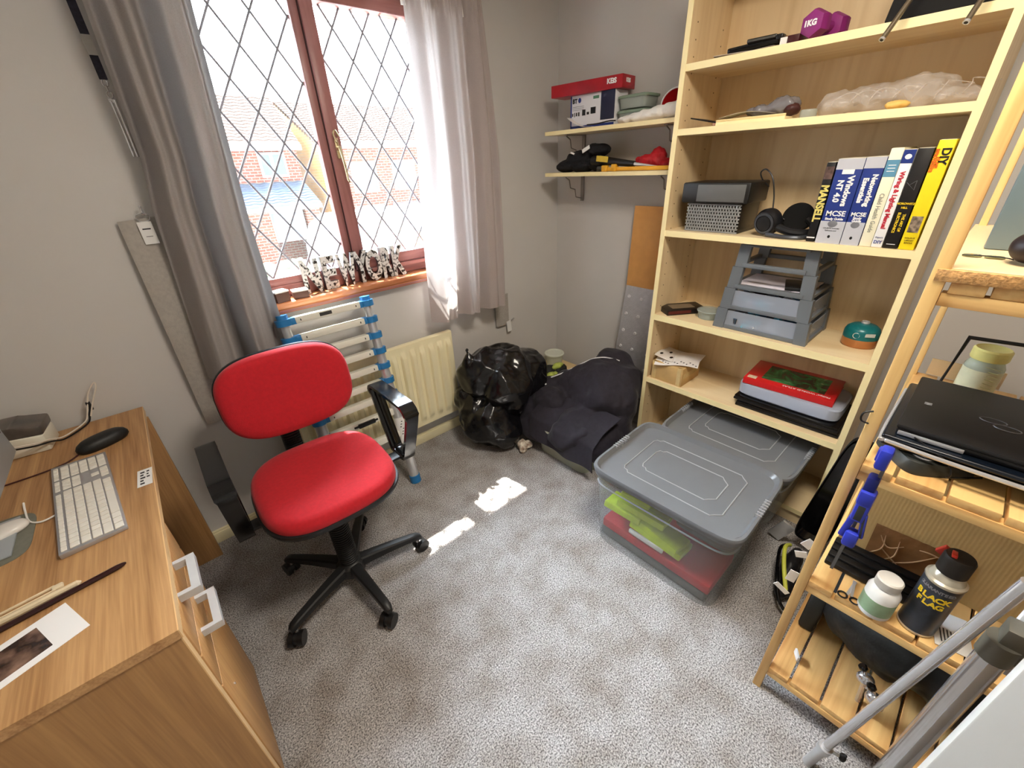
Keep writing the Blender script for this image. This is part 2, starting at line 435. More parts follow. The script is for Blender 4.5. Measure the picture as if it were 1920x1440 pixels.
b.tube([(0.76, 1.915, 1.56), (0.748, 1.912, 1.585), (0.757, 1.912, 1.6), (0.768, 1.915, 1.58)], 0.004, brass, smooth=4)
b.put('window_handle', win)
# stay under the casement
b = B(); b.box(0.80, 1.15, 1.915, 1.933, 1.028, 1.045, mahog_x, 0.003); b.put('rail_bead', win)
# sill board
b = B()
b.box(wx0 - 0.06, 1.13, 1.85, 1.95, 0.962, 0.99, silltop_m, 0.008, seg=3); b.box(wx0 - 0.05, 1.12, 1.856, 1.90, 0.945, 0.963, mahog_x, 0.004)
b.box(1.12, wx1 + 0.02, 1.86, 1.95, 0.965, 0.985, mat('sill_end', (236, 214, 170), 0.5, ns=6), 0.004)
struct(b, 'trim_1')
# ------------------------------------------------------------------ outside
b = B(); b.box(-30, 50, 3.5, 70, -1.9, -1.8, mat('road', (150, 148, 144), 0.9, ns=3, na=0.15)); struct(b, 'ground_outside')
tile = mat('roof_tile', (128, 108, 98), 0.85, ns=2, na=0.1)
red_b = brick('brick_red', (150, 84, 64), (128, 68, 52), (160, 148, 134), 1, (R_(90), 0, 0))
side_b = brick('brick_side_lit', (196, 150, 76), (176, 128, 64), (170, 150, 100), 1, (R_(-90), R_(-90), 0))  # yellow light falling on the gable is painted into these bricks
slate = mat('slate', (92, 106, 128), 0.6, ns=2, na=0.1)
upvc = mat('upvc', (240, 240, 240), 0.4, ns=1, na=0.02)
pane_d = mat('far_pane', (120, 140, 160), 0.1, ns=1, na=0.2)
def roof(b, x0, x1, y0, z0, y1, z1, m, th=0.12, rows=16, step=0.035):
    """slope of overlapping tile courses"""
    for k in range(rows):
        a = k / rows; c = (k + 1) / rows
        ya, yb = y0 + (y1 - y0) * a, y0 + (y1 - y0) * c
        za, zb = z0 + (z1 - z0) * a, z0 + (z1 - z0) * c
        n = max(2, int((x1 - x0) / 0.33))
        vs = []
        for i in range(n * 2 + 1):
            x = x0 + (x1 - x0) * i / (n * 2)
            h = 0.03 if i % 2 else 0.0
            vs += [(x, ya, za + step + h), (x, yb, zb + h), (x, ya, za - th)]
        fs = []
        for i in range(n * 2):
            p = i * 3; q = p + 3
            fs += [(p, q, q + 1, p + 1), (p + 2, q + 2, q, p)]
        b.faces(vs, fs, m)
def far_window(h, x0, x1, y, z0, z1, nm='window'):
    b = B(); b.box(x0, x1, y - 0.06, y + 0.04, z0, z1, upvc, 0.01); f = b.put(nm, h)
    b = B(); n = 2
    for i in range(n):
        a = x0 + 0.07 + (x1 - x0 - 0.07) * i / n; c = x0 + (x1 - x0) * (i + 1) / n - 0.07 + 0.0
        b.box(a, c, y - 0.075, y - 0.05, z0 + 0.07, z1 - 0.07, pane_d)
    b.put('pane', f)
h = thing('house', 'red brick house with slate porch roof, left of the yellow-lit gable wall', 'house', (3.2, 18.5, -1.8))
b = B(); b.box(0.5, 5.12, 16.6, 20.2, -1.8, 2.35, red_b); b.put('wall', h)
b = B(); roof(b, 0.4, 5.2, 16.3, 2.33, 18.4, 3.86, tile); roof(b, 0.4, 5.2, 20.5, 2.33, 18.4, 3.86, tile); b.put('roof', h)
b = B(); b.box(0.4, 5.2, 16.22, 16.34, 2.16, 2.32, upvc); b.put('gutter', h)
far_window(h, 3.88, 4.70, 16.6, 1.4, 2.12); far_window(h, 1.9, 2.8, 16.6, 1.2, 2.0)
b = B(); roof(b, 2.3, 5.1, 15.3, 0.60, 16.58, 1.24, slate, 0.08, 9, 0.03); b.box(2.3, 5.1, 15.25, 15.33, 0.46, 0.58, upvc); b.put('porch_roof', h)
b = B(); b.box(2.5, 3.5, 15.5, 16.58, -1.8, 0.5, red_b); b.box(4.6, 5.05, 15.5, 16.58, -1.8, 0.5, red_b); b.put('porch_wall', h)
far_window(h, 3.5, 4.55, 15.7, -0.5, 0.44)
h = thing('house', 'brick house with a yellow-lit gable wall behind the middle window post', 'house', (8.5, 18.5, -1.8))
b = B()
b.faces([(5.62, 16.0, -1.8), (5.62, 22.6, -1.8), (5.62, 22.6, 2.35), (5.62, 19.3, 3.75), (5.62, 16.0, 2.35), (11.2, 16.0, -1.8), (11.2, 22.6, -1.8), (11.2, 22.6, 2.35), (11.2, 19.3, 3.75), (11.2, 16.0, 2.35)],
        [(0, 1, 2, 3, 4), (5, 9, 8, 7, 6)], side_b)
b.faces([(5.62, 16.0, -1.8), (11.2, 16.0, -1.8), (11.2, 16.0, 2.35), (5.62, 16.0, 2.35)], [(0, 1, 2, 3)], red_b)
b.put('wall', h)
b = B(); roof(b, 5.57, 11.4, 15.8, 2.32, 19.3, 3.84, tile, rows=18); roof(b, 5.57, 11.4, 22.8, 2.32, 19.3, 3.84, tile); b.put('roof', h)
b = B(); b.box(5.57, 11.4, 15.7, 15.82, 2.16, 2.32, upvc); b.put('gutter', h)
for x in (6.6, 8.2): far_window(h, x, x + 0.95, 16.0, 0.75, 1.75)
far_window(h, 6.5, 7.6, 16.0, -0.9, 0.3)
b = B(); b.box(8.0, 9.1, 15.93, 16.05, -1.8, 0.3, mat('door_blue', (130, 150, 180), 0.5, ns=2), 0.02); b.put('front_door', h)
h = thing('house', 'pale brick house at the right edge of the view through the window', 'house', (14.5, 18.5, -1.8))
b = B(); b.box(12.0, 19.0, 17.0, 22.0, -1.8, 2.3, red_b); b.put('wall', h)
b = B(); roof(b, 11.9, 19.1, 16.7, 2.2, 19.5, 4.1, tile); roof(b, 11.9, 19.1, 22.3, 2.2, 19.5, 4.1, tile); b.put('roof', h)
for x in (12.8, 15.2): far_window(h, x, x + 1.1, 17.0, 0.7, 1.8)
# van, hedge and shrub
v = thing('van', 'pale blue and white van parked below the slate porch', 'van', (5.2, 13.4, -1.8))
b = B()
T = Matrix.Translation((4.0, 12.6, -1.8)) @ Matrix(((1, 0, 0, 0), (0, 0, -1, 1.8), (0, 1, 0, 0), (0, 0, 0, 1)))
b.prism([(0, .35), (0, 1.25), (.25, 1.9), (.7, 2.15), (4.2, 2.15), (4.4, 1.9), (4.4, .35)], 1.8, mat('van_paint', (224, 232, 238), 0.3, ns=1, na=0.03), T, 0.06); b.put('body', v)
b = B(); b.box(4.6, 5.6, 12.58, 12.62, -0.35, 0.1, pane_d, 0.01); b.box(6.2, 7.6, 12.58, 12.62, -0.35, 0.1, pane_d, 0.01); b.put('side_window', v)
for x in (4.9, 7.5):
    for y in (12.7, 14.3):
        b = B(); b.cyl((x, y - 0.1, -1.45), (x, y + 0.1, -1.45), 0.35, black_p, n=20); b.put('wheel', v)
heap('hedge', [((2.2 + i * 0.4, 13.4 + 0.1 * math.sin(i), -1.3), (0.4, 0.4, 0.6)) for i in range(4)], mat('hedge_leaf', (120, 150, 110), 0.8, ns=8, na=0.4, bump=1, bs=20), at=(2.8, 13.4, -1.8), voxel=0.06, disp=(('CLOUDS', 0.15, 0.2),), label='grey-green clipped hedge outside below the left window pane', cat='hedge')
heap('shrub', [((6.0 + i * 0.45, 10.6, -1.0), (0.4, 0.4, 0.85)) for i in range(4)], mat('shrub_leaf', (200, 196, 90), 0.8, ns=8, na=0.3, bump=1, bs=20), at=(6.7, 10.6, -1.8), voxel=0.06, disp=(('CLOUDS', 0.15, 0.25),), label='yellow-green shrub outside below the right window pane', cat='shrub')
b = B(); b.box(XL - 0.1, XR + 0.1, 2.2, 2.34, 2.24, 2.30, white_m); b.box(XL - 0.1, XR + 0.1, 2.34, 2.38, 2.22, 2.40, white_m); struct(b, 'roof_eave')
# ------------------------------------------------------------------ curtains
def interp(tab, z):
    tab = sorted(tab)
    if z <= tab[0][0]: return tab[0][1]
    for (a, x), (c, y) in zip(tab, tab[1:]):
        if z <= c: return x + (y - x) * (z - a) / (c - a)
    return tab[-1][1]
def curtain_mesh(L, R, z0f, z1, y0, amp, folds, ph, m, heading=None):
    b = B()
    def f(u, v):
        zb = z0f(u); z = zb + (z1 - zb) * v
        xl, xr = interp(L, z), interp(R, z)
        k = min(1.0, 0.35 + 1.1 * (1 - v) ** 0.6)
        if heading and z > heading: k *= 0.8
        w = u + 0.018 * math.sin(9 * u + 2.2 * z)
        d = sum(a * math.sin(2 * math.pi * fr * w + p + 0.9 * math.sin(1.7 * z + p)) for a, fr, p in folds)
        d += 0.12 * noise.noise(Vector((u * 9, z * 2.0, ph)))
        pl = 0
        if heading and z > heading: pl = 0.004 * math.sin(2 * math.pi * 26 * u)
        fine = 0.0018 * noise.noise(Vector((u * 26, z * 3.2, ph + 5)))
        return (xl + (xr - xl) * (u + 0.010 * math.cos(2 * math.pi * folds[0][1] * w + ph)), y0 + amp * k * d + pl + fine, z)
    b.sheet(150, 70, f, m, 0.0)
    return b
cl_grey = mixed('curtain_grey', (160, 154, 151), 0.06, 0.9, 'Translucent', ns=400)
cl_pink = mixed('curtain_pink', (182, 170, 166), 0.22, 0.9, 'Translucent', ns=400)
t = thing('curtain', 'grey curtain hanging in deep folds left of the window', 'curtain', (0.22, 1.78, 2.14))
b = curtain_mesh([(2.15, .14), (1.87, .114), (1.515, .102), (1.371, .08), (0.781, .036)], [(2.15, .39), (1.907, .371), (1.303, .336), (.834, .332)],
                 lambda u: 0.775 + 0.05 * u, 2.14, 1.775, 0.046, [(0.95, 2.4, 0.4), (0.5, 4.3, 1.2), (0.05, 9.0, 0.2)], 1.3, cl_grey)
b.put('cloth', t, 60)
b = B(); b.cyl((0.05, 1.80, 2.17), (1.6, 1.80, 2.17), 0.012, white_m)
b.put('curtain_rail', at=(0.8, 1.8, 2.17), label='white curtain rail above the window', cat='rail')
t = thing('curtain', 'pinkish sunlit curtain hanging right of the window', 'curtain', (1.25, 1.78, 2.14))
b = curtain_mesh([(2.15, 1.07), (2.0, 1.065), (1.48, 1.054), (.757, 1.011)], [(2.15, 1.43), (2.056, 1.431), (1.98, 1.436), (1.47, 1.463), (.71, 1.462)],
                 lambda u: 0.748 - 0.0 * u + (0.0 if u < 0.55 else -0.006), 2.14, 1.765, 0.036, [(0.8, 2.7, 2.0), (0.45, 5.6, 0.3), (0.12, 12.0, 1.0)], 4.1, cl_pink, 2.0)
b.put('cloth', t, 60)
b = B(); b.box(1.066, 1.44, 1.79, 1.796, 2.0, 2.05, white_m); b.put('heading_tape', t)
# tie-backs on their wall hooks
cl_tie = mat('tieback_cloth', (176, 170, 162), 0.9, ns=90, na=0.12, bump=0.2, bs=300)
tagm = mat('label_white', (236, 236, 234), 0.6, ns=9, na=0.02)
ink = mat('ink_dark', (50, 50, 54), 0.6, ns=9)
t = thing('tieback', 'long grey curtain tieback hanging flat on the wall, white tag on top', 'tieback', (0.04, 1.89, 1.35))
b = B()
b.sheet(8, 40, lambda u, v: (interp([(0, -.029), (.5, -.022), (1, -.017)], v) + u * (0.085 + 0.035 * v), 1.888 - 0.018 * math.sin(v * 3.1) - 0.004 * math.sin(u * 6), 0.572 + v * (1.341 - 0.572) + u * 0.008 * v), cl_tie, 0.006)
b.put('band', t)
b = B(); b.box(.028, .066, 1.868, 1.8695, 1.267, 1.336, tagm); b.box(0.036, 0.058, 1.8672, 1.868, 1.312, 1.316, ink); b.box(0.038, 0.056, 1.8672, 1.868, 1.29, 1.2915, ink); b.put('paper_tag', t)
b = B(); b.tube([(0.054, 1.90, 1.36), (0.054, 1.87, 1.356), (0.054, 1.866, 1.372), (0.054, 1.872, 1.382)], 0.004, chrome, smooth=4)
b.tube([(0.03 + 0.018 * math.cos(a * 0.5236) + 0.02, 1.872, 1.348 + 0.013 * math.sin(a * 0.5236)) for a in range(12)], 0.0018, chrome, n=6, closed=True); b.put('hook', t)
t = thing('tieback', 'short grey curtain tieback on the wall below the right curtain', 'tieback', (1.55, 1.89, 0.6))
b = B(); b.sheet(6, 8, lambda u, v: (1.50 + 0.1 * u, 1.888 - 0.006 * math.sin(u * 3), 0.565 + 0.19 * v), cl_tie, 0.005); b.put('band', t)
b = B(); b.tube([(1.51, 1.885, 0.562), (1.58, 1.878, 0.568), (1.645, 1.884, 0.585)], 0.0035, chrome, smooth=4); b.put('hook', t)
b = B(); b.rot((1.592, 1.872, 0.548), (0.034, 0.002, 0.07), tagm, ry=-0.1); b.put('paper_tag', t)
# hanging strap with a bright bar
t = thing('hanging_strap', 'dark strap with silver links and metal bar hanging on the wall left of the curtain', 'strap', (0.097, 1.88, 1.95))
dk = mat('strap_cloth', (52, 52, 66), 0.85, ns=120, na=0.4)
b = B(); b.box(.088, .108, 1.868, 1.872, 1.818, 2.05, dk); b.box(.088, .107, 1.868, 1.872, 1.716, 1.772, dk); b.put('band', t)
b = B(); b.box(.087, .108, 1.866, 1.874, 1.772, 1.818, mat('strap_clear', (190, 188, 182), 0.4, ns=9)); b.put('sleeve', t)
b = B()
for k in range(3):
    zc = 1.708 - k * 0.014
    b.tube([(0.097 + (0.007 * math.cos(a * .7854) if k % 2 == 0 else 0), 1.87 + (0 if k % 2 == 0 else 0.007 * math.cos(a * .7854)), zc + 0.009 * math.sin(a * .7854)) for a in range(8)], 0.0018, chrome, 6, closed=True)
b.put('chain', t)
b = B(); b.box(.090, .096, 1.866, 1.872, 1.52, 1.665, chrome, 0.001); b.box(.099, .107, 1.866, 1.872, 1.52, 1.668, chrome, 0.001); b.box(.088, .108, 1.872, 1.876, 1.66, 1.672, chrome, 0.001); b.put('metal_bar', t)
# ------------------------------------------------------------------ sill ornaments
def collage():
    m = bpy.data.materials.new('photo_collage'); m.use_nodes = True
    N = m.node_tree.nodes; L = m.node_tree.links; p = N['Principled BSDF']; p.inputs['Roughness'].default_value = 0.25
    tc = N.new('ShaderNodeTexCoord'); v = N.new('ShaderNodeTexVoronoi'); v.inputs['Scale'].default_value = 110; v.distance = 'CHEBYCHEV'
    n = N.new('ShaderNodeTexNoise'); n.inputs['Scale'].default_value = 60; n.inputs['Detail'].default_value = 5
    L.new(tc.outputs['Object'], v.inputs['Vector']); L.new(tc.outputs['Object'], n.inputs['Vector'])
    a = N.new('ShaderNodeMath'); a.operation = 'ADD'; sp = N.new('ShaderNodeSeparateColor'); L.new(v.outputs['Color'], sp.inputs[0])
    L.new(sp.outputs[0], a.inputs[0]); L.new(n.outputs['Fac'], a.inputs[1])
    c = N.new('ShaderNodeValToRGB'); c.color_ramp.elements[0].position = 0.62; c.color_ramp.elements[1].position = 1.0
    c.color_ramp.elements[0].color = (0.03, 0.025, 0.025, 1); c.color_ramp.elements[1].color = (0.75, 0.74, 0.72, 1)
    L.new(a.outputs[0], c.inputs[0]); L.new(c.outputs[0], p.inputs['Base Color'])
    return m
coll = collage(); side_d = mat('letter_side', (52, 40, 38), 0.4, ns=20)
ord_n = ['nearest the small boxes', 'second from the small boxes', 'just left of the window post', 'forked one by the window post', 'round one with dark centre', 'second from the right end', 'nearest the right curtain']
for k, (ch, xa, xb, y, rz) in enumerate([('N', .487, .560, 1.922, -.12), ('E', .572, .634, 1.926, .1), ('W', .640, .722, 1.918, -.05), ('Y', .708, .786, 1.921, .15), ('O', .766, .843, 1.908, -.1), ('R', .846, .906, 1.918, .1), ('K', .900, .968, 1.912, 0)]):
    b = B()
    b.text(ch, (0, 0, 0), (1, 0, 0), (0, 0, 1), 0.19, side_d, 0.010, bold=0.008)
    vs = b.bm.verts
    xm, xM = min(v.co.x for v in vs), max(v.co.x for v in vs); zm, zM = min(v.co.z for v in vs), max(v.co.z for v in vs)
    for v in vs:
        v.co.x = ((v.co.x - xm) / (xM - xm) - .5) * (xb - xa); v.co.z = (v.co.z - zm) / (zM - zm) * .142
    i0 = b.mi(coll)
    b.bm.faces.ensure_lookup_table(); b.bm.normal_update()
    for f in b.bm.faces:
        if abs(f.normal.y) > 0.9 and f.calc_center_median().y < 0: f.material_index = i0
    bmesh.ops.rotate(b.bm, verts=b.bm.verts[:], matrix=Matrix.Rotation(rz, 3, 'Z'))
    b.bm.transform(Matrix.Translation(((xa + xb) / 2, y, 0.9905)))
    b.put('decorative_letter', at=((xa + xb) / 2, y, 0.9905), label='black and white %s collage letter on the sill, %s' % (ch, ord_n[k]), cat='letter', group='collage letters on the windowsill')
bx_m = mat('brown_card', (92, 62, 52), 0.6, ns=20); wt_m = mat('card_white', (236, 232, 228), 0.5, ns=20, na=0.05)
for (x, y, w_, d_, h_, rz, lb) in ((.375, 1.885, .055, .05, .045, .2, 'small brown box with white lid on the sill, half behind the grey curtain'), (.452, 1.885, .06, .045, .035, -.1, 'flatter small brown and white box on the sill, beside the first letter')):
    t = thing('small_box', lb, 'box', (x, y, 0.99), rz)
    b = B(); b.box(-w_ / 2, w_ / 2, -d_ / 2, d_ / 2, 0, h_ - 0.006, bx_m, 0.002); local(b, 'body', t)
    b = B(); b.box(-w_ / 2 - .001, w_ / 2 + .001, -d_ / 2 - .001, d_ / 2 + .001, h_ - 0.006, h_, wt_m, 0.001); local(b, 'lid', t)
# cord beside the letters
b = B(); b.tube([(.35, 1.92, 1.0), (.347, 1.915, 1.06), (.352, 1.92, 1.07)], 0.002, black_p, smooth=4); b.tube([(.47, 1.87, .992), (.5, 1.866, .993), (.53, 1.88, .993), (.56, 1.868, .993), (.60, 1.875, .993)], 0.0012, black_p, smooth=4)
b.put('thin_cable', at=(.5, 1.88, .99), label='thin dark cable lying on the windowsill in front of the first letters', cat='cable')
# ------------------------------------------------------------------ radiator
t = thing('radiator', 'cream ribbed panel radiator on the wall below the window', 'radiator', (0.75, 1.86, 0.15))
b = B()
def radf(u, v):
    x = 0.20 + u * 0.925; z = 0.165 + v * 0.495
    ph = (u * 17) % 1.0
    e = min(1, max(0, (min(v, 1 - v) - 0.07) / 0.045))
    return (x, 1.815 - 0.016 * e * max(0.0, min(1.0, (0.34 - abs(ph - 0.5)) / 0.14)), z)
b.sheet(288, 30, radf, cream_m, 0.0)
b.box(0.195, 1.13, 1.818, 1.85, 0.16, 0.665, cream_m, 0.006); b.put('panel', t)
b = B(); b.box(0.3, 0.34, 1.85, 1.899, 0.2, 0.6, cream_m); b.put('bracket', t)
b = B(); b.cyl((1.13, 1.84, 0.19), (1.165, 1.84, 0.19), 0.012, white_m); b.cyl((1.165, 1.84, 0.17), (1.165, 1.84, 0.235), 0.016, white_m); b.cyl((1.165, 1.84, 0.0), (1.165, 1.84, 0.18), 0.0075, white_m); b.put('valve', t)
# ------------------------------------------------------------------ telescopic ladder
t = thing('telescopic_ladder', 'collapsed aluminium telescopic ladder with blue collars leaning on the sill', 'ladder', (0.5, 1.62, 0.0))
t.rotation_euler = (-0.165, 0, 0)
blue_c = mat('ladder_blue', (40, 120, 180), 0.4, ns=20, na=0.1)
xL, xR_, = -0.165, 0.180
for x in (xL, xR_):
    b = B(); b.cyl((x, 0, 0.02), (x, 0, 0.50), 0.024, alu, n=24)
    for k in range(6): b.cyl((x, 0, 0.50 + k * 0.074), (x, 0, 0.50 + (k + 1) * 0.074), 0.0235 - 0.0012 * k, alu, n=24)
    local(b, 'stile', t)
    b = B(); b.lathe([(0.024, 0.0), (0.0275, 0.0), (0.0275, 0.04), (0.024, 0.042)], (x, 0, 0), blue_c); local(b, 'foot', t)
for k in range(7):
    z = 0.505 + k * 0.0735
    for x, sgn in ((xL, 1), (xR_, -1)):
        b = B(); b.lathe([(0.0235, z - 0.012), (0.031, z - 0.013), (0.032, z + 0.013), (0.0235, z + 0.013)], (x, 0, 0), blue_c, n=12)
        b.box(min(x, x + sgn * 0.045), max(x, x + sgn * 0.045), -0.019, 0.019, z - 0.014, z + 0.014, blue_c, 0.003)
        if k == 6: b.cyl((x, 0, z + 0.01), (x, 0, z + 0.03), 0.022, blue_c)
        local(b, 'collar', t)
    b = B(); b.box(xL + 0.04, xR_ - 0.035, -0.022, 0.018, z - 0.013, z + 0.015, mat('rung', (226, 224, 212), 0.35, ns=20, na=0.04), 0.004)
    for x in (xL + 0.06, xR_ - 0.055): b.box(x - .002, x + .002, -0.0228, -0.02, z - 0.004, z + 0.004, black_p)
    if k == 6: b.box(-0.03, 0.02, -0.0225, -0.021, z - 0.006, z + 0.008, ink)
    local(b, 'rung', t)
for z in (0.42, 0.30):
    b = B(); b.box(xL + 0.02, xR_ - 0.02, -0.02, 0.015, z - 0.016, z + 0.016, mat('rung', (226, 224, 212)), 0.004); local(b, 'rung', t)
    if z == 0.42:
        b = B(); b.box(-0.02, 0.06, -0.034, -0.02, z - 0.010, z + 0.010, black_p, 0.003); b.box(-0.04, 0.075, -0.028, -0.02, z - 0.004, z + 0.004, black_p, 0.002); local(b, 'latch', t)
b = B()
b.cyl((xL, 0, 0.31), (xL, 0, 0.44), 0.0252, mat('sticker_blue', (70, 150, 200), 0.4, ns=60, na=0.3), n=24)
b.cyl((xR_, 0, 0.24), (xR_, 0, 0.38), 0.0247, tagm, n=24)
for k in range(9):
    z = 0.255 + k * 0.013
    b.rot((xR_ - 0.008 + 0.005 * (k % 3), -0.0245, z), (0.007, 0.002, 0.004), ink)
local(b, 'sticker', t)
# ------------------------------------------------------------------ desk
DZ = 0.73
t = thing('desk', 'oak veneer desk with a drawer pedestal along the left wall', 'desk', (-0.5, 1.3, 0))
oak_e = mat('oak_edge', (226, 188, 136), .4, ns=20, na=.08)
b = B(); b.box(-0.80, -0.183, 0.757, 1.872, DZ - 0.022, DZ, oak_y); b.box(-0.183, -0.181, 0.757, 1.872, DZ - 0.022, DZ - .0002, oak_e); b.put('desktop', t)
b = B(); b.box(-0.80, -0.186, 0.760, 0.782, 0, DZ - 0.022, oak_z); b.box(-0.186, -0.184, 0.760, 0.782, 0, DZ - 0.022, oak_e); b.put('end_panel', t)
b = B(); b.box(-0.80, -0.176, 1.800, 1.822, 0, DZ - 0.022, oak_z, 0.001); b.put('end_panel', t)
b = B(); b.box(-0.78, -0.76, 1.15, 1.80, 0.3, DZ - 0.022, oak_z); b.put('back_panel', t)
b = B(); b.box(-0.76, -0.20, 0.782, 1.15, 0.03, 0.05, oak_z); b.box(-0.76, -0.20, 1.132, 1.152, 0.0, DZ - 0.022, oak_z); b.box(-0.23, -0.21, 0.782, 1.15, 0.0, 0.05, oak_z); b.put('pedestal', t)
def dhandle(b, y0, y1, z):
    hm_ = mat('handle_satin', (206, 207, 208), .35, .3, ns=30, na=.04)
    P = [(-.182, y0), (-.142, y0), (-.142, y1), (-.182, y1), (-.182, y1 - .011), (-.158, y1 - .011), (-.158, y0 + .011), (-.182, y0 + .011)]
    b.prism(P, .018, hm_, Matrix.Translation((0, 0, z - .009)))
for z0, z1, hz in ((0.612, 0.700, 0.69), (0.500, 0.607, 0.570)):
    b = B(); b.box(-0.200, -0.182, 0.786, 1.150, z0, z1, oakf_z, 0.0015); d_ = b.put('drawer', t)
    b = B(); dhandle(b, 0.875, 0.990, hz); b.put('handle', d_, label='square brushed metal handle')
b = B(); b.box(-0.200, -0.182, 0.786, 1.150, 0.05, 0.495, oakf_z, 0.0015); d_ = b.put('door', t)
b = B(); b.cyl((-0.182, 0.86, 0.39), (-0.179, 0.86, 0.39), 0.003, chrome); b.put('screw_cap', d_)
# keyboard
silver = mat('silver_body', (186, 186, 190), 0.35, 0.6, ns=30, na=0.04)
key_m = mat('key_white', (236, 232, 222), 0.45, ns=30, na=0.03)
t = thing('keyboard', 'white full-size keyboard with silver frame on the desk', 'keyboard', (-0.319, 1.357, DZ), 0.093)
b = B(); b.box(-0.058, 0.058, -0.2235, 0.2235, 0, 0.008, silver, 0.002)
for v in b.bm.verts:
    if v.co.z > 0.004: v.co.z += 0.006 * (0.058 - v.co.x) / 0.116
local(b, 'frame', t)
def kz(x): return 0.0085 + 0.006 * (0.058 - x) / 0.116
kproto = {}
def key(x, y, w_, l_):
    k = (round(w_, 4), round(l_, 4))
    if k not in kproto:
        b = B(); b.box(-w_ / 2, w_ / 2, -l_ / 2, l_ / 2, 0, 0.003, key_m, 0.001, seg=1)
        o = local(b, 'key', t); kproto[k] = o
    else:
        o = kproto[k].copy(); COL.objects.link(o); o.parent = t
    o.location = (x, y, kz(x) - 0.0005)
rows = [(-.048, .010), (-.0305, .0165), (-.0115, .0165), (.0075, .0165), (.0265, .0165), (.0455, .0165)]
P_ = 0.019
for r, (x, w_) in enumerate(rows):
    y = -0.2165
    def run(ls):
        global y
        for l in ls:
            key(x, y + l / 2 - 0.00125, w_, l - 0.0025); y += l
    if r == 0: run([P_] * 14)
    elif r == 1: run([P_] * 13 + [P_ * 1.5])
    elif r == 2: run([P_ * 1.5] + [P_] * 12 + [P_])
    elif r == 3: run([P_ * 1.75] + [P_] * 11 + [P_ * 1.75])
    elif r == 4: run([P_ * 2.25] + [P_] * 9 + [P_ * 3.25])
    else: run([P_ * 1.3] * 3 + [P_ * 6.2] + [P_ * 1.3] * 3)
    # cursor block
    yc = -0.2165 + 14.9 * P_
    if r < 3:
        for k in range(3): key(x, yc + P_ * (k + .5) - 0.00125, w_, P_ - 0.0025)
    elif r == 4: key(x, yc + P_ * 1.5, w_, P_ - 0.0025)
    elif r == 5:
        for k in range(3): key(x, yc + P_ * (k + .5), w_, P_ - 0.0025)
    yn = -0.2165 + 18.35 * P_
    if r in (0, 1, 2, 3, 4):
        for k in range(4): key(x, yn + P_ * (k + .5) - 0.00125, w_, P_ - 0.0025)
    else:
        key(x, yn + P_ * 1.0, w_, 2 * P_ - 0.0025); key(x, yn + P_ * 2.5, w_, P_ - 0.0025); key(x, yn + P_ * 3.5, w_, P_ - 0.0025)
b = B(); b.tube([(-.058, -0.03, .006), (-.085, -.03, .004), (-.105, -.005, .004), (-.112, .05, .004), (-.112, .085, .012)], 0.0022, white_m, smooth=6); local(b, 'cable', t)
# display, mouse mat, mice
t = thing('desktop_computer', 'slim silver all-in-one computer at the left end of the desk, edge only', 'computer', (-0.5, 1.3, DZ), 0)
grey_s = mat('screen_back_silver', (176, 184, 190), 0.35, 0.3, ns=10, na=0.03)
b = B(); b.box(-0.445, -0.424, 1.03, 1.56, 0.83, 1.20, grey_s, 0.006); b.put('display', t)
b = B(); b.box(-0.4245, -0.4225, 1.05, 1.54, 0.90, 1.185, black_g); b.put('screen', t)
b = B(); b.box(-0.60, -0.44, 1.22, 1.38, DZ + .003, DZ + 0.008, grey_s, 0.002); b.box(-0.58, -0.565, 1.23, 1.37, DZ, 1.0, grey_s, 0.003); b.box(-0.57, -0.44, 1.25, 1.35, .97, 1.0, grey_s, 0.003); b.put('stand', t)
b = B()
mm = mat('mat_grey', (118, 118, 106), 0.8, ns=80, na=0.1)
T = Matrix.Translation((-0.53, 1.30, DZ))
b.pillow([(1.0, 0), (1.0, 0.002), (0.99, 0.0025)], 0.118, 0.10, 5, mm, T)
b.put('mouse_mat', at=(-0.53, 1.30, DZ), label='grey-green mouse mat with rounded corners on the desk', cat='mat')
def mouse(nm, lb, c, hw, hl, h, rz, m, ex=2.4):
    b = B(); T = Matrix.Translation(c) @ Matrix.Rotation(rz, 4, 'Z')
    b.pillow([(0.9, 0), (1, h * .2), (1.0, h * .45), (.93, h * .7), (.78, h * .88), (.5, h * .98), (.15, h)], hw, hl, ex, m, T)
    return b.put(nm, at=c, angle=80, label=lb, cat='mouse')
mouse('computer_mouse', 'low white wireless mouse lying on the grey-green mouse mat', (-0.475, 1.325, DZ + 0.0025), 0.055, 0.028, 0.02, 0.25, mat('mouse_white', (232, 228, 222), 0.2, ns=10, na=0.02), 2.6)
t = thing('computer_mouse', 'black corded mouse on the desk beyond the keyboard', 'mouse', (-0.285, 1.655, DZ), 0.42)
b = B(); b.pillow([(0.9, 0), (1, .008), (1.0, .016), (.92, .025), (.75, .032), (.45, .036), (.12, .037)], 0.066, 0.032, 2.3, mat('mouse_black', (26, 27, 28), 0.5, ns=200, na=0.3), Matrix.Identity(4)); local(b, 'body', t, angle=80)
b = B(); b.tube([(-.06, 0, .006), (-.1, -.012, .003), (-.16, .0, .003), (-.26, .045, .003)], 0.0022, mat('cord_dark', (70, 26, 24), 0.5, ns=10), smooth=5); local(b, 'cord', t)
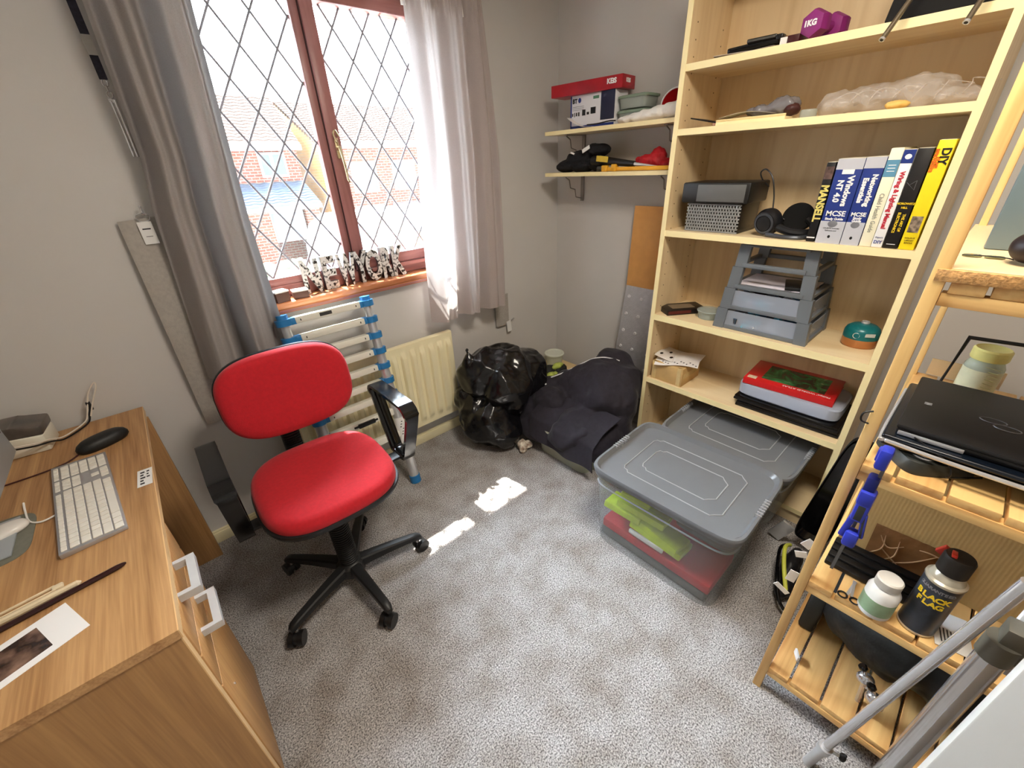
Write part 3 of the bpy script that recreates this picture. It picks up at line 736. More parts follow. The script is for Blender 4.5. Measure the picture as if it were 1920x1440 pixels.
# white device with dark top
t = thing('desk_phone_base', 'white device with a dark top at the far left end of the desk', 'device', (-0.50, 1.80, DZ), -0.12)
dw = mat('device_white', (226, 222, 206), 0.35, ns=12, na=0.03)
b = B(); T = Matrix(((1, 0, 0, 0), (0, 0, -1, .05), (0, 1, 0, 0), (0, 0, 0, 1)))
b.prism([(-.10, .0), (.098, .0), (.10, .055), (.0, .066), (-.10, .066)], 0.10, dw, T, 0.006)
for k in range(3): b.rot((.0 + k * .012, -.0515, .045 - .0012 * k), (.004, .001, .009 - .002 * k), ink)
local(b, 'body', t)
b = B(); b.prism([(-.10, .064), (.1, .054), (.104, .085), (.04, .098), (-.10, .102)], 0.098, mat('device_top', (58, 58, 60), 0.3, ns=14, na=0.5, rgb2=(100, 92, 86)), T, 0.006); local(b, 'top_cover', t)
b = B(); b.tube([(-.475, 1.675, .80), (-.43, 1.715, .775), (-.40, 1.738, .765), (-.375, 1.765, .75), (-.33, 1.83, .75), (-.315, 1.85, .77), (-.29, 1.862, .83), (-.265, 1.868, .86), (-.262, 1.862, .85), (-.29, 1.852, .80), (-.31, 1.845, .76)], 0.0022, mat('cable_cream', (230, 220, 205), 0.4, ns=9), smooth=6)
b.put('white_cable', at=(-.36, 1.79, DZ), label='cream cable looping up against the wall at the back of the desk', cat='cable')
b = B(); b.tube([(-.475, 1.672, .794), (-.43, 1.712, .768), (-.40, 1.735, .758), (-.375, 1.765, .742), (-.325, 1.835, .742), (-.31, 1.85, .77), (-.30, 1.862, .79)], 0.0028, black_p, smooth=6); b.rot((-.302, 1.86, .79), (.012, .01, .03), black_p, bev=.002)
b.put('black_cable', at=(-.36, 1.79, DZ), label='black cable with a small plug, running below the cream cable', cat='cable')
# paper label stuck on desk, pens, scissors, photo
b = B(); T = Matrix.Translation((-.200, 1.353, DZ + .0004)) @ Matrix.Rotation(-.04, 4, 'Z')
b.box(-.0165, .0165, -.045, .045, 0, .0004, tagm, 0, T)
for k, (yy, ln) in enumerate([(-.03, .012), (-.015, .009), (0, .014), (.015, .009), (.03, .012)]):
    b.box(-.010, -.010 + ln * .8, yy - .005, yy + .003, .0004, .0006, ink, 0, T)
    if k > 1: b.box(.004, .004 + ln * .5, yy - .004, yy + .003, .0004, .0006, ink, 0, T)
b.put('sticky_label', at=(-.2, 1.353, DZ), label='small white sticky label with dark writing at the desk edge', cat='label')
b = B(); b.tube([(-.247, 1.011, .7365), (-.262, 1.0085, .736), (-.32, 1.0005, .7355), (-.38, .992, .7355), (-.45, .982, .7355)], lambda u: .0016 + .004 * min(1, u * 4), mat('pen_dark', (48, 20, 22), 0.3, ns=20), smooth=5)
b.put('dark_pencil', at=(-.34, .995, DZ), label='thin dark brown pencil with a sharp tip lying on the desk', cat='pencil')
b = B()
def loop_needle(x, y, x2, y2, r, m, slot):
    a = Vector((x, y, DZ + r)); c = Vector((x2, y2, DZ + r))
    b.tube([a + (c - a) * u for u in (0, .03, .08, .2, .5, 1)], lambda u: r * (0.3 + 0.7 * min(1, u * 6)), m)
loop_needle(-.318, 1.017, -.50, .997, .0062, mat('ivory', (232, 214, 180), 0.4, ns=30), 0)
b.put('stylus', at=(-.40, 1.007, DZ), label='thick ivory pen with a tapered tip lying against the dark pencil', cat='pen')
b = B(); T = Matrix.Translation((-.430, 1.0275, DZ)) @ Matrix.Rotation(R_(8), 4, 'Z')
b.box(-.075, .072, -.009, -.0045, 0, .006, mat('ivory', (232, 214, 180)), .002, T); b.box(-.075, .072, .0045, .009, 0, .006, mat('ivory', (0, 0, 0)), .002, T); b.box(.066, .084, -.008, .008, 0, .006, mat('ivory', (0, 0, 0)), .003, T); b.box(-.085, -.07, -.009, .009, 0, .006, mat('ivory', (0, 0, 0)), .003, T)
b.put('plastic_clip', at=(-.43, 1.0275, DZ), label='long white plastic clip with an open slot beside the ivory pen', cat='clip')
b = B(); T = Matrix.Translation((-.4535, .881, DZ + .0003)) @ Matrix.Rotation(R_(21.7), 4, 'Z')
def photo_m():
    m = bpy.data.materials.new('dark_photo'); m.use_nodes = True
    N = m.node_tree.nodes; L = m.node_tree.links; p = N['Principled BSDF']; p.inputs['Roughness'].default_value = 0.25
    tc = N.new('ShaderNodeTexCoord'); n = N.new('ShaderNodeTexNoise'); n.inputs['Scale'].default_value = 26; n.inputs['Detail'].default_value = 4
    c = N.new('ShaderNodeValToRGB'); c.color_ramp.elements[0].color = (*lin((46, 30, 26)), 1); c.color_ramp.elements[1].color = (*lin((150, 118, 100)), 1)
    c.color_ramp.elements[0].position = .4; c.color_ramp.elements[1].position = .75
    L.new(tc.outputs['Object'], n.inputs['Vector']); L.new(n.outputs['Fac'], c.inputs[0]); L.new(c.outputs[0], p.inputs['Base Color'])
    return m
b.box(-.14, .14, -.052, .052, 0, .0006, mat('photo_paper', (244, 243, 242), 0.3, ns=5, na=.01), 0, T); b.box(-.13, .093, -.036, .036, .0006, .0008, photo_m(), 0, T)
b.put('photo_print', at=(-.4535, .881, DZ), label='white-bordered print of a dark brown photo on the desk corner', cat='photo')
# ------------------------------------------------------------------ office chair
red = mat('red_fabric', (190, 20, 34), 0.85, ns=90, na=0.12, bump=0.15, bs=500, sheen=0.1)
t = thing('office_chair', 'red fabric office chair with black star base in the middle of the room', 'chair', (0.205, 1.28, 0))
base = mat('base_black', (30, 31, 33), 0.42, ns=60, na=0.15)
b = B(); b.lathe([(.05, .055), (.052, .10), (.04, .112), (.03, .115)], (0.205, 1.28, 0), base); b.put('hub', t)
for k in range(5):
    a = R_(-157 + 72 * k); dx, dy = math.cos(a), math.sin(a)
    Rz = Matrix.Translation((0.205, 1.28, 0)) @ Matrix.Rotation(a, 4, 'Z')
    b = B()
    prof = []
    n = 12; st = [(0.03, .085, .024, .026), (0.10, .088, .021, .022), (0.18, .088, .018, .018), (0.25, .084, .016, .016), (0.272, .080, .015, .015), (0.285, .074, .009, .010)]
    vs = []
    for (r, zc, hw, hh) in st:
        for j in range(n):
            q = 2 * math.pi * j / n; ca, sa = math.cos(q), math.sin(q)
            vs.append((r, math.copysign(abs(ca) ** .6, ca) * hw, zc + math.copysign(abs(sa) ** .6, sa) * hh))
    fs = [(i * n + j, i * n + (j + 1) % n, (i + 1) * n + (j + 1) % n, (i + 1) * n + j) for i in range(len(st) - 1) for j in range(n)] + [tuple(range(n - 1, -1, -1)), tuple((len(st) - 1) * n + j for j in range(n))]
    b.faces(vs, fs, base, Rz); leg = b.put('leg', t)
    b = B()
    cx, cy = 0.205 + dx * .268, 1.28 + dy * .268
    w_a = a + R_([35, -60, 20, 80, -25][k]); ax = Vector((-math.sin(w_a), math.cos(w_a), 0))
    off = Vector((math.cos(w_a), math.sin(w_a), 0)) * .012
    c0 = Vector((cx, cy, .0265)) + off
    for s_ in (-1, 1): b.cyl(c0 + ax * (s_ * .007), c0 + ax * (s_ * .024), .0265, black_p, n=24)
    b.cyl((cx, cy, .05), (cx, cy, .075), .007, chrome); b.cyl(c0 - ax * .008, c0 + ax * .008, .02, base)
    b.put('caster', leg)
b = B(); b.cyl((.205, 1.28, .08), (.205, 1.28, .42), .026, base, n=24)
pts = []
for k in range(30):
    z = .115 + k * .0105; b.lathe([(.030, z), (.036, z + .003), (.036, z + .006), (.030, z + .009)], (.205, 1.28, 0), base, n=24, caps=False)
b.put('gas_column', t)
b = B(); b.box(.12, .30, 1.22, 1.46, .405, .435, base, .008); b.box(.175, .225, 1.44, 1.60, .405, .425, base, .005)
b.cyl((.30, 1.30, .415), (.40, 1.30, .41), .006, black_p); b.rot((.41, 1.30, .41), (.05, .02, .01), black_p, bev=.003); b.put('mechanism', t)
Ts = Matrix.Translation((.225, 1.335, .44)) @ Matrix.Rotation(-.03, 4, 'Z')
b = B(); b.pillow([(.80, -.004), (.97, .004), (1.0, .02), (.995, .028), (.97, .03)], .232, .236, 3.2, base, Ts); b.put('seat_shell', t)
b = B(); rings = [(.985, .026), (1.0, .034), (1.0, .048), (.985, .062), (.95, .072), (.88, .078), (.7, .0805), (.45, .079), (.2, .077), (.05, .0765)]
b.pillow(rings, .226, .236, 3.0, red, Ts, n=80)
b.put('seat', t, 180)
# backrest
Tb = Matrix.Translation((.238, 1.535, .765)) @ Matrix.Rotation(-.05, 4, 'Z') @ Matrix.Rotation(R_(90 - 6), 4, 'X')
# local: x right, y up, z toward the photographer
Tb = Matrix.Translation((.238, 1.545, .762)) @ Matrix.Rotation(-.05, 4, 'Z') @ Matrix.Rotation(R_(84), 4, 'X')
b = B(); b.pillow([(.7, -.03), (.93, -.022), (1.0, -.008), (1.0, .004), (.98, .008)], .222, .158, 3.0, base, Tb); b.put('back_shell', t)
b = B(); b.pillow([(.98, .004), (1.0, .010), (1.0, .022), (.975, .036), (.93, .044), (.8, .048), (.5, .046), (.1, .044)], .219, .155, 3.0, red, Tb, n=80); b.put('backrest', t, 180)
b = B(); b.tube([(.2, 1.60, .42), (.2, 1.625, .46), (.203, 1.625, .55), (.208, 1.60, .66)], .012, base, smooth=4)
for k in range(18):
    u = k / 17; z = .455 + u * .19; y = 1.625 - .012 * u
    b.pillow([(.86, z), (1, z + .002), (1, z + .006), (.86, z + .009)], .034, .022, 3, base, Matrix.Translation((.204, y, 0)), n=24)
b.put('back_bar', t)
for s_, x in ((-1, -.052), (1, .522)):
    b = B()
    P = [(1.462, .690), (1.448, .704), (1.42, .708), (1.23, .710), (1.195, .704), (1.178, .686), (1.180, .655), (1.262, .465), (1.278, .446), (1.30, .440), (1.345, .440), (1.365, .446), (1.378, .465), (1.458, .662)]
    pts = [Vector((x + s_ * .0, y, z)) for y, z in P]
    K = []
    m_ = len(pts)
    for i in range(m_):
        a_, b_, c_, d_ = pts[i - 1], pts[i], pts[(i + 1) % m_], pts[(i + 2) % m_]
        for u in (0, .25, .5, .75):
            K.append(0.5 * ((2 * b_) + (c_ - a_) * u + (2 * a_ - 5 * b_ + 4 * c_ - d_) * u * u + (3 * b_ - a_ - 3 * c_ + d_) * u ** 3))
    n = len(K); vs = []
    for i in range(n):
        tn = (K[(i + 1) % n] - K[i - 1]).normalized(); nr = Vector((0, tn.z, -tn.y))
        hw = .0275 if K[i].z > .68 else .0235
        for (u, v) in ((-1, -1), (-1, .55), (-.75, 1), (.75, 1), (1, .55), (1, -1)):
            vs.append(K[i] + Vector((hw * u, 0, 0)) - nr * (.0085 * v))
    fs = [(i * 6 + j, i * 6 + (j + 1) % 6, ((i + 1) % n) * 6 + (j + 1) % 6, ((i + 1) % n) * 6 + j) for i in range(n) for j in range(6)]
    b.faces(vs, fs, black_g if s_ > 0 else black_g)
    arm = b.put('armrest', t, 50)
    b = B(); xa = .10 if s_ < 0 else .36
    b.box(min(x, xa), max(x, xa), 1.295, 1.345, .432, .444, base, .004); b.put('arm_bracket', arm)
# ------------------------------------------------------------------ floor corner: bags, jacket, tubs
def bag_mat():
    m = mat('bin_bag', (14, 14, 17), 0.2, spec=0.6)
    N = m.node_tree.nodes; L = m.node_tree.links; p = N['Principled BSDF']
    tc = N.new('ShaderNodeTexCoord'); mp = N.new('ShaderNodeMapping'); mp.inputs['Rotation'].default_value = (0.5, 0.4, 0.6); mp.inputs['Scale'].default_value = (1.0, 1.9, 0.8)
    a = N.new('ShaderNodeTexNoise'); a.noise_type = 'RIDGED_MULTIFRACTAL'; a.inputs['Scale'].default_value = 6.5; a.inputs['Detail'].default_value = 4; a.inputs['Distortion'].default_value = 0.5
    L.new(tc.outputs['Object'], mp.inputs[0]); L.new(mp.outputs[0], a.inputs['Vector'])
    bn = N.new('ShaderNodeBump'); bn.inputs['Strength'].default_value = 0.8; bn.inputs['Distance'].default_value = 0.012
    L.new(a.outputs['Fac'], bn.inputs['Height']); L.new(bn.outputs[0], p.inputs['Normal'])
    return m
bag_m = bag_mat()
heap('rubbish_bag', [((1.20, 1.62, .16), (.17, .16, .18)), ((1.14, 1.66, .20), (.11, .11, .15)), ((1.22, 1.55, .10), (.13, .12, .11)), ((1.10, 1.72, .28), (.05, .06, .08))], bag_m,
     at=(1.2, 1.62, 0), voxel=0.007, disp=(('CLOUDS', .22, .07), ('VORONOI', .13, .045)), smooth=12, label='lower black rubbish bag resting on the carpet beside the radiator', cat='bag')
heap('rubbish_bag', [((1.32, 1.62, .40), (.19, .17, .17)), ((1.22, 1.66, .42), (.14, .14, .15)), ((1.44, 1.58, .37), (.14, .15, .15)), ((1.125, 1.68, .52), (.03, .035, .09)), ((1.28, 1.53, .36), (.15, .10, .16))], bag_m,
     at=(1.3, 1.6, .24), voxel=0.007, disp=(('CLOUDS', .24, .07), ('VORONOI', .15, .055)), smooth=12, label='upper black rubbish bag piled on top of another bag', cat='bag')
heap('crumpled_tissue', [((1.262, 1.425, .035), (.03, .022, .03)), ((1.285, 1.40, .03), (.025, .02, .025)), ((1.25, 1.40, .02), (.025, .02, .02))], mat('tissue', (232, 222, 206), 0.9, ns=40, na=.35, rgb2=(120, 96, 80)),
     at=(1.265, 1.41, 0), voxel=0.004, disp=(('CLOUDS', .02, .02),), smooth=1, label='crumpled cream and brown tissue on the carpet at the foot of the bags', cat='tissue')
t = thing('storage_tub', 'low grey-green plastic tub on the carpet under the dark jacket', 'tub', (1.52, 1.19, 0))
tubm = mat('tub_grey', (168, 170, 152), 0.4, ns=20, na=.05)
b = B()
T = Matrix.Translation((1.53, 1.195, 0))
b.pillow([(.92, 0), (1.0, .15), (1.02, .155), (1.02, .165), (.97, .165), (.9, .02)], .21, .185, 8, tubm, T); b.put('body', t)
def jacket_mat():
    m = mat('jacket_cloth', (36, 32, 44), .8, ns=60, na=.25, sheen=0.08)
    N = m.node_tree.nodes; L = m.node_tree.links; p = N['Principled BSDF']
    tc = N.new('ShaderNodeTexCoord'); mp = N.new('ShaderNodeMapping'); mp.inputs['Rotation'].default_value = (0.3, 0.6, 0.9); mp.inputs['Scale'].default_value = (1.0, 2.2, 0.9)
    a = N.new('ShaderNodeTexNoise'); a.noise_type = 'RIDGED_MULTIFRACTAL'; a.inputs['Scale'].default_value = 3.6; a.inputs['Detail'].default_value = 2; a.inputs['Distortion'].default_value = 0.4
    L.new(tc.outputs['Object'], mp.inputs[0]); L.new(mp.outputs[0], a.inputs['Vector'])
    bn = N.new('ShaderNodeBump'); bn.inputs['Strength'].default_value = 0.9; bn.inputs['Distance'].default_value = 0.03
    L.new(a.outputs['Fac'], bn.inputs['Height']); L.new(bn.outputs[0], p.inputs['Normal'])
    return m
jm = jacket_mat()
t = thing('jacket', 'dark navy sports jacket with white piping thrown over the tub in the corner', 'jacket', (1.6, 1.2, .16))
jk = heap('cloth', [((1.53, 1.16, .20), (.20, .17, .10)), ((1.42, 1.08, .16), (.11, .09, .10)), ((1.66, 1.20, .30), (.18, .20, .17)), ((1.74, 1.14, .36), (.13, .14, .13)), ((1.60, 1.38, .24), (.12, .14, .15)), ((1.45, 1.33, .15), (.12, .10, .10)),
     ((1.66, 1.07, .22), (.09, .10, .20)), ((1.37, 1.44, .09), (.07, .11, .08)), ((1.62, 1.02, .14), (.11, .06, .13)), ((1.80, 1.22, .42), (.10, .12, .08)), ((1.41, 1.02, .14), (.09, .06, .08)), ((1.35, 1.16, .16), (.07, .16, .08)), ((1.46, 1.40, .26), (.09, .12, .10)), ((1.50, 1.0, .12), (.11, .05, .10)), ((1.52, 1.46, .28), (.09, .09, .10)), ((1.44, 1.48, .18), (.08, .07, .12)), ((1.38, 1.49, .10), (.06, .06, .07))], jm, t,
     voxel=0.009, disp=(('CLOUDS', .22, .07), ('VORONOI', .2, .05)), smooth=12)
b = B()
hem = lambda u, v: (interp([(0, 1.52), (.35, 1.40), (.55, 1.325), (1, 1.300)], v) + .012 * math.sin(u * 11 + v) * v, .955 + .43 * u + .02 * math.sin(v * 3), interp([(0, .30), (.35, .255), (.55, .20), (1, .075)], v) + .03 * u * v - .045 * v * abs(u - .45) * 0 + .012 * math.sin(u * 7) * v)
b.sheet(40, 24, hem, jm, .004)
b.put('hem', t, 60)
b = B()
b.tube(drape(jk, [(1.52, 1.44, .4), (1.56, 1.40, .4), (1.61, 1.36, .45), (1.65, 1.32, .4), (1.69, 1.27, .49), (1.73, 1.22, .5), (1.77, 1.16, .5)]), .0035, mat('piping', (225, 225, 228), .7, ns=30), smooth=6)
b.tube(drape(jk, [(1.40, 1.47, .26), (1.43, 1.44, .28), (1.47, 1.43, .30)]), .004, mat('piping'), smooth=6); b.put('piping', t)
t = thing('work_gloves', 'green and black gloves stuffed between the black bag and the jacket', 'gloves', (1.62, 1.53, .36))
heap('glove', [((1.60, 1.52, .31), (.09, .05, .07)), ((1.66, 1.51, .33), (.06, .04, .05))], mat('glove_black', (30, 32, 30), .7, ns=20, bump=.4), t, voxel=.006, disp=(('CLOUDS', .05, .03),))
heap('cuff', [((1.56, 1.48, .345), (.035, .022, .022)), ((1.64, 1.50, .375), (.045, .022, .016)), ((1.60, 1.48, .33), (.02, .02, .03))], mat('glove_green', (176, 190, 90), .7, ns=40, na=.3), t, voxel=.005, disp=(('CLOUDS', .03, .015),))
b = B(); t = thing('food_tub', 'small clear plastic tub with lid standing in the room corner', 'tub', (1.88, 1.76, .20))
clr = mixed('clear_plastic', (226, 230, 214), .45, .15)
b.lathe([(.05, .18), (.062, .262), (.06, .262), (.048, .184)], (1.90, 1.77, .025), clr, n=32); b.put('body', t)
b = B(); b.lathe([(.067, .26), (.068, .268), (.064, .272), (.05, .272), (.046, .269), (.02, .269)], (1.90, 1.77, .025), mixed('clear_lid', (236, 240, 226), .3, .2), n=32); b.put('lid', t)
t = thing('cardboard_box', 'pale cardboard box behind the bags carrying the clear tub', 'box', (1.88, 1.74, 0))
card = mat('cardboard', (206, 170, 112), .8, ns=16, na=.12); card2 = mat('cardboard_pale', (222, 196, 148), .8, ns=16, na=.1)
b = B(); b.box(1.76, 2.0, 1.62, 1.86, 0.002, .204, card2, .003); b.put('carton', t)
# leaning board and perforated plank
b = B(); T = Matrix.Translation((2.012, 1.115, .79)) @ Matrix.Rotation(R_(2.0), 4, 'Y')
b.box(-.006, .006, -.11, .20, 0, .44, mat('tan_board', (218, 160, 92), .6, ns=20, na=.08), .001, T)
b.put('tan_board', at=(2.02, 1.115, .79), label='tan board leaning on the right wall above the perforated metal plank', cat='board')
t = thing('metal_plank', 'perforated aluminium plank with raised rivets leaning upright beside the bookcase', 'plank', (1.93, 1.12, 0))
def plank_m():
    m = mat('checker_alu', (186, 186, 190), .38, .35, ns=40, na=.1)
    N = m.node_tree.nodes; L = m.node_tree.links; p = N['Principled BSDF']
    tc = N.new('ShaderNodeTexCoord'); v = N.new('ShaderNodeTexVoronoi'); v.inputs['Scale'].default_value = 160
    bn = N.new('ShaderNodeBump'); bn.inputs['Strength'].default_value = .6; bn.inputs['Distance'].default_value = .002
    L.new(tc.outputs['Object'], v.inputs['Vector']); L.new(v.outputs['Distance'], bn.inputs['Height']); L.new(bn.outputs[0], p.inputs['Normal'])
    return m
pmt = plank_m()
T = Matrix.Translation((1.955, 1.20, 0.004)) @ Matrix.Rotation(R_(4.5), 4, 'Y') @ Matrix.Rotation(R_(2.5), 4, 'X')
b = B(); b.box(-.012, .012, -.19, .15, 0, .83, pmt, .002, T)
for k in range(16):
    for y in (-.15, -.06, .04, .12):
        if (k + int(y * 100)) % 2 == 0: b.lathe([(.010, 0), (.009, .004), (.005, .006), (.004, .003)], (0, 0, 0), mat('rivet', (225, 225, 228), .3, .3, ns=9), 10, T @ Matrix.Translation((-.012, y, .05 + k * .05)) @ Matrix.Rotation(R_(-90), 4, 'Y'))
b.put('plate', t)
# ------------------------------------------------------------------ wall shelves in the corner
for nm, z, lb in (('u', 1.592, 'upper birch wall shelf in the corner, carrying the red and white boxes'), ('l', 1.396, 'lower birch wall shelf in the corner, carrying black cloth and a torch')):
    t = thing('wall_shelf', lb, 'shelf', (1.96, 1.42, z - .018))
    b = B(); b.box(1.855, 2.055, 1.005, 1.803, z - .018, z, birch_y, .001); b.box(1.852, 1.855, 1.005, 1.803, z - .018, z, edge_m); b.put('board', t)
    for y in (1.70, 1.12):
        b = B(); bm_ = mat('bracket_steel', (150, 146, 140), .4, .7, ns=20)
        b.box(2.051, 2.059, y - .010, y + .010, z - .155, z - .018, bm_, .001); b.box(1.90, 2.059, y - .010, y + .010, z - .022, z - .018, bm_, .001)
        b.tube([(2.05, y, z - .14), (2.0, y, z - .13), (1.99, y, z - .09), (1.95, y, z - .08), (1.94, y, z - .04), (1.91, y, z - .025)], .003, bm_)
        b.put('bracket', t)
def spine(b, t_, o, size, m, **k): b.text(t_, o, (0, 0, -1), (0, -1, 0), size, m, **k)
def facex(b, t_, o, size, m, **k): b.text(t_, o, (0, -1, 0), (0, 0, 1), size, m, **k)
W_ = mat('print_white', (245, 245, 245), .5, ns=9, na=.01); K_ = mat('print_black', (20, 20, 22), .5, ns=9)
Y_ = mat('print_yellow', (244, 208, 40), .5, ns=9, na=.02); RD = mat('print_red', (196, 40, 60), .5, ns=9, na=.02); BL = mat('print_blue', (36, 56, 132), .4, ns=9, na=.05)
# white telecom box + red box
t = thing('cardboard_box', 'white and blue printed box on the upper wall shelf under the red box', 'box', (1.95, 1.53, 1.592))
b = B(); b.box(1.90, 2.0, 1.395, 1.665, 1.592, 1.735, mat('box_white', (232, 232, 236), .4, ns=9, na=.02), .002)
b.box(1.8985, 1.90, 1.395, 1.475, 1.620, 1.735, mat('box_navy', (28, 34, 62), .4, ns=9)); b.box(1.8984, 1.90, 1.395, 1.665, 1.593, 1.606, BL); b.box(1.8984, 1.90, 1.658, 1.665, 1.593, 1.735, BL)
facex(b, 'BT', (1.8983, 1.637, 1.711), .026, K_, bold=.0012); b.ball((1.899, 1.607, 1.713), (.001, .010, .011), BL, 2); b.box(1.8985, 1.90, 1.488, 1.522, 1.71, 1.722, mat('print_green', (90, 140, 110), .5, ns=9))
facex(b, 'BT', (1.898, 1.452, 1.716), .014, mat('print_dim', (90, 98, 120), .5, ns=9))
for k, (y, z, w_, h_) in enumerate([(1.65, 1.655, .008, .014), (1.638, 1.655, .006, .02), (1.625, 1.656, .009, .016), (1.61, 1.656, .01, .018), (1.578, 1.660, .022, .026), (1.520, 1.664, .032, .028), (1.552, 1.655, .016, .012)]): b.box(1.898, 1.90, y - w_ / 2, y + w_ / 2, z - h_ / 2, z + h_ / 2, K_, .0006)
for k in range(3): b.box(1.8985, 1.90, 1.58, 1.65, 1.687 - k * .007, 1.6885 - k * .007, mat('print_grey', (130, 130, 136), .5, ns=9))
b.put('carton', t)
t = thing('cardboard_box', 'flat red box with white lettering balanced on the white printed box', 'box', (1.95, 1.57, 1.735))
rbx = mat('box_red', (176, 18, 34), .4, ns=16, na=.25)
b = B(); T = Matrix.Translation((1.935, 1.565, 1.7355)) @ Matrix.Rotation(.12, 4, 'Z'); b.box(-.06, .06, -.20, .20, 0, .052, rbx, .002, T)
q = T @ Vector((-.0615, -.145, .03)); rt = (T.to_3x3() @ Vector((0, -1, 0))); b.text('KEiS', q, rt, (0, 0, 1), .027, W_, bold=.0012)
q = T @ Vector((-.008, -.2012, .03)); rt = (T.to_3x3() @ Vector((1, 0, 0))); b.text('KEiS', q, rt, (0, 0, 1), .022, W_, bold=.001)
b.put('carton', t)
# two stacked clear boxes
clb = mixed('clear_box', (206, 214, 208), .62, .1)
for z, lb in ((1.594, 'lower clear plastic food box in the stack beside the white printed box'), (1.652, 'upper clear plastic food box with green-tinted lid, on top of its stack')):
    t = thing('clear_food_box', lb, 'box', (1.96, 1.31, z))
    b = B(); b.pillow([(.9, 0), (1, .04), (.97, .04), (.87, .004)], .06, .075, 6, clb, Matrix.Translation((1.965, 1.31, z))); b.put('body', t)
    b = B(); b.pillow([(1.06, .040), (1.08, .044), (1.08, .05), (1.0, .052), (.9, .049), (.3, .049)], .06, .075, 6, mixed('box_lid_green', (150, 170, 150), .35, .2), Matrix.Translation((1.965, 1.31, z))); b.put('lid', t)
b = B(); b.sheet(24, 8, lambda u, v: (1.865 + .07 * v, 1.66 - .26 * u, 1.594 + .05 * max(0, 1 - u * 2.4) ** 1.5 + .012 * math.sin(u * 5) * u), wt_m, .0006)
b.put('paper_leaflet', at=(1.9, 1.53, 1.594), label='curled white leaflet lying at the front of the upper wall shelf', cat='paper')
b = B(); b.tube([(1.868, 1.53, 1.6035), (1.87, 1.47, 1.6035), (1.868, 1.40, 1.6085), (1.866, 1.36, 1.607)], .0028, black_p, smooth=4)
b.put('black_pen', at=(1.867, 1.45, 1.6), label='thin black pen lying on the curled leaflet', cat='pen')
heap('white_bag', [((1.90, 1.32 - .055 * k, 1.608 + .004 * k), (.035, .055, .016 + .0035 * k)) for k in range(6)], mat('bag_white', (240, 238, 234), .5, ns=60, na=.06, bump=.3, bs=60), at=(1.9, 1.2, 1.592), voxel=.005, disp=(('CLOUDS', .04, .012),), label='rolled white plastic bag lying along the upper wall shelf', cat='bag')
t = thing('red_helmet_cone', 'red cone-shaped cap with white rim on the white bag beside the bookcase', 'cap', (1.98, 1.13, 1.63))
b = B(); T = Matrix.Translation((1.965, 1.125, 1.655)) @ Matrix.Rotation(R_(-70), 4, 'Y') @ Matrix.Rotation(R_(12), 4, 'X')
b.lathe([(.062, .0), (.052, -.03), (.03, -.06), (.012, -.075), (.008, -.07), (.026, -.056), (.049, -.028), (.058, .0)], (0, 0, 0), mat('cap_red', (200, 22, 30), .5, ns=30), 40, T, caps=False); b.put('shell', t)
b = B(); b.tube([T @ Vector((.060 * math.cos(a * .2618), .060 * math.sin(a * .2618), 0)) for a in range(24)], .0032, W_, closed=True); b.put('rim', t)
# lower wall shelf contents
heap('folded_bag', [((1.93, 1.70, 1.425), (.06, .075, .03)), ((1.93, 1.60, 1.425), (.06, .07, .032)), ((1.94, 1.62, 1.465), (.055, .085, .032)), ((1.945, 1.52, 1.492), (.05, .08, .03)), ((1.93, 1.50, 1.43), (.05, .06, .03))], mat('black_cloth', (16, 17, 24), .85, ns=50, bump=.4, bs=120), at=(1.93, 1.6, 1.396), voxel=.006, disp=(('CLOUDS', .05, .022),), label='pile of folded black cloth bags on the lower wall shelf', cat='bag')
b = B(); b.rot((1.885, 1.545, 1.50), (.002, .045, .02), tagm, rx=-.5, ry=.4); b.put('care_label', at=(1.885, 1.545, 1.5), label='larger white sewn-in label on top of the pile of black cloth', cat='label')
b = B(); b.rot((1.88, 1.63, 1.485), (.002, .03, .008), tagm, rx=.3, ry=.4); b.put('care_label', at=(1.88, 1.63, 1.485), label='narrow white label on the corner side of the pile of black cloth', cat='label')
t = thing('torch', 'black torch with a yellow grip patch on the lower wall shelf', 'torch', (1.89, 1.36, 1.42))
b = B(); b.cyl((1.89, 1.50, 1.446), (1.885, 1.44, 1.446), .021, black_p, r1=.022); b.cyl((1.885, 1.44, 1.446), (1.885, 1.25, 1.425), .02, black_p, r1=.0125); b.put('body', t)
b = B(); b.rot((1.866, 1.425, 1.452), (.006, .07, .026), mat('grip_yellow', (222, 190, 70), .5, ns=30), rx=.1, bev=.002); b.put('grip_patch', t)
b = B(); b.cyl((1.885, 1.25, 1.425), (1.885, 1.13, 1.412), .008, alu, r1=.003); b.put('tip', t)
t = thing('clamp_bar', 'yellow bar clamp lying along the front of the lower wall shelf', 'clamp', (1.875, 1.25, 1.396))
yl = mat('clamp_yellow', (236, 176, 50), .45, ns=20)
b = B(); b.box(1.868, 1.878, 1.04, 1.42, 1.398, 1.415, yl, .002); b.put('bar', t)
b = B(); b.box(1.862, 1.888, 1.395, 1.425, 1.3965, 1.424, yl, .003); b.put('jaw', t)
b = B(); b.box(1.860, 1.89, 1.34, 1.365, 1.3965, 1.428, yl, .003); b.put('jaw', t)
b = B(); b.cyl((1.875, 1.425, 1.41), (1.875, 1.455, 1.41), .011, mat('clamp_end', (60, 58, 54), .5, ns=9)); b.put('screw_end', t)
b = B(); b.box(1.864, 1.884, 1.045, 1.06, 1.3965, 1.42, black_p, .002); b.put('end_stop', t)
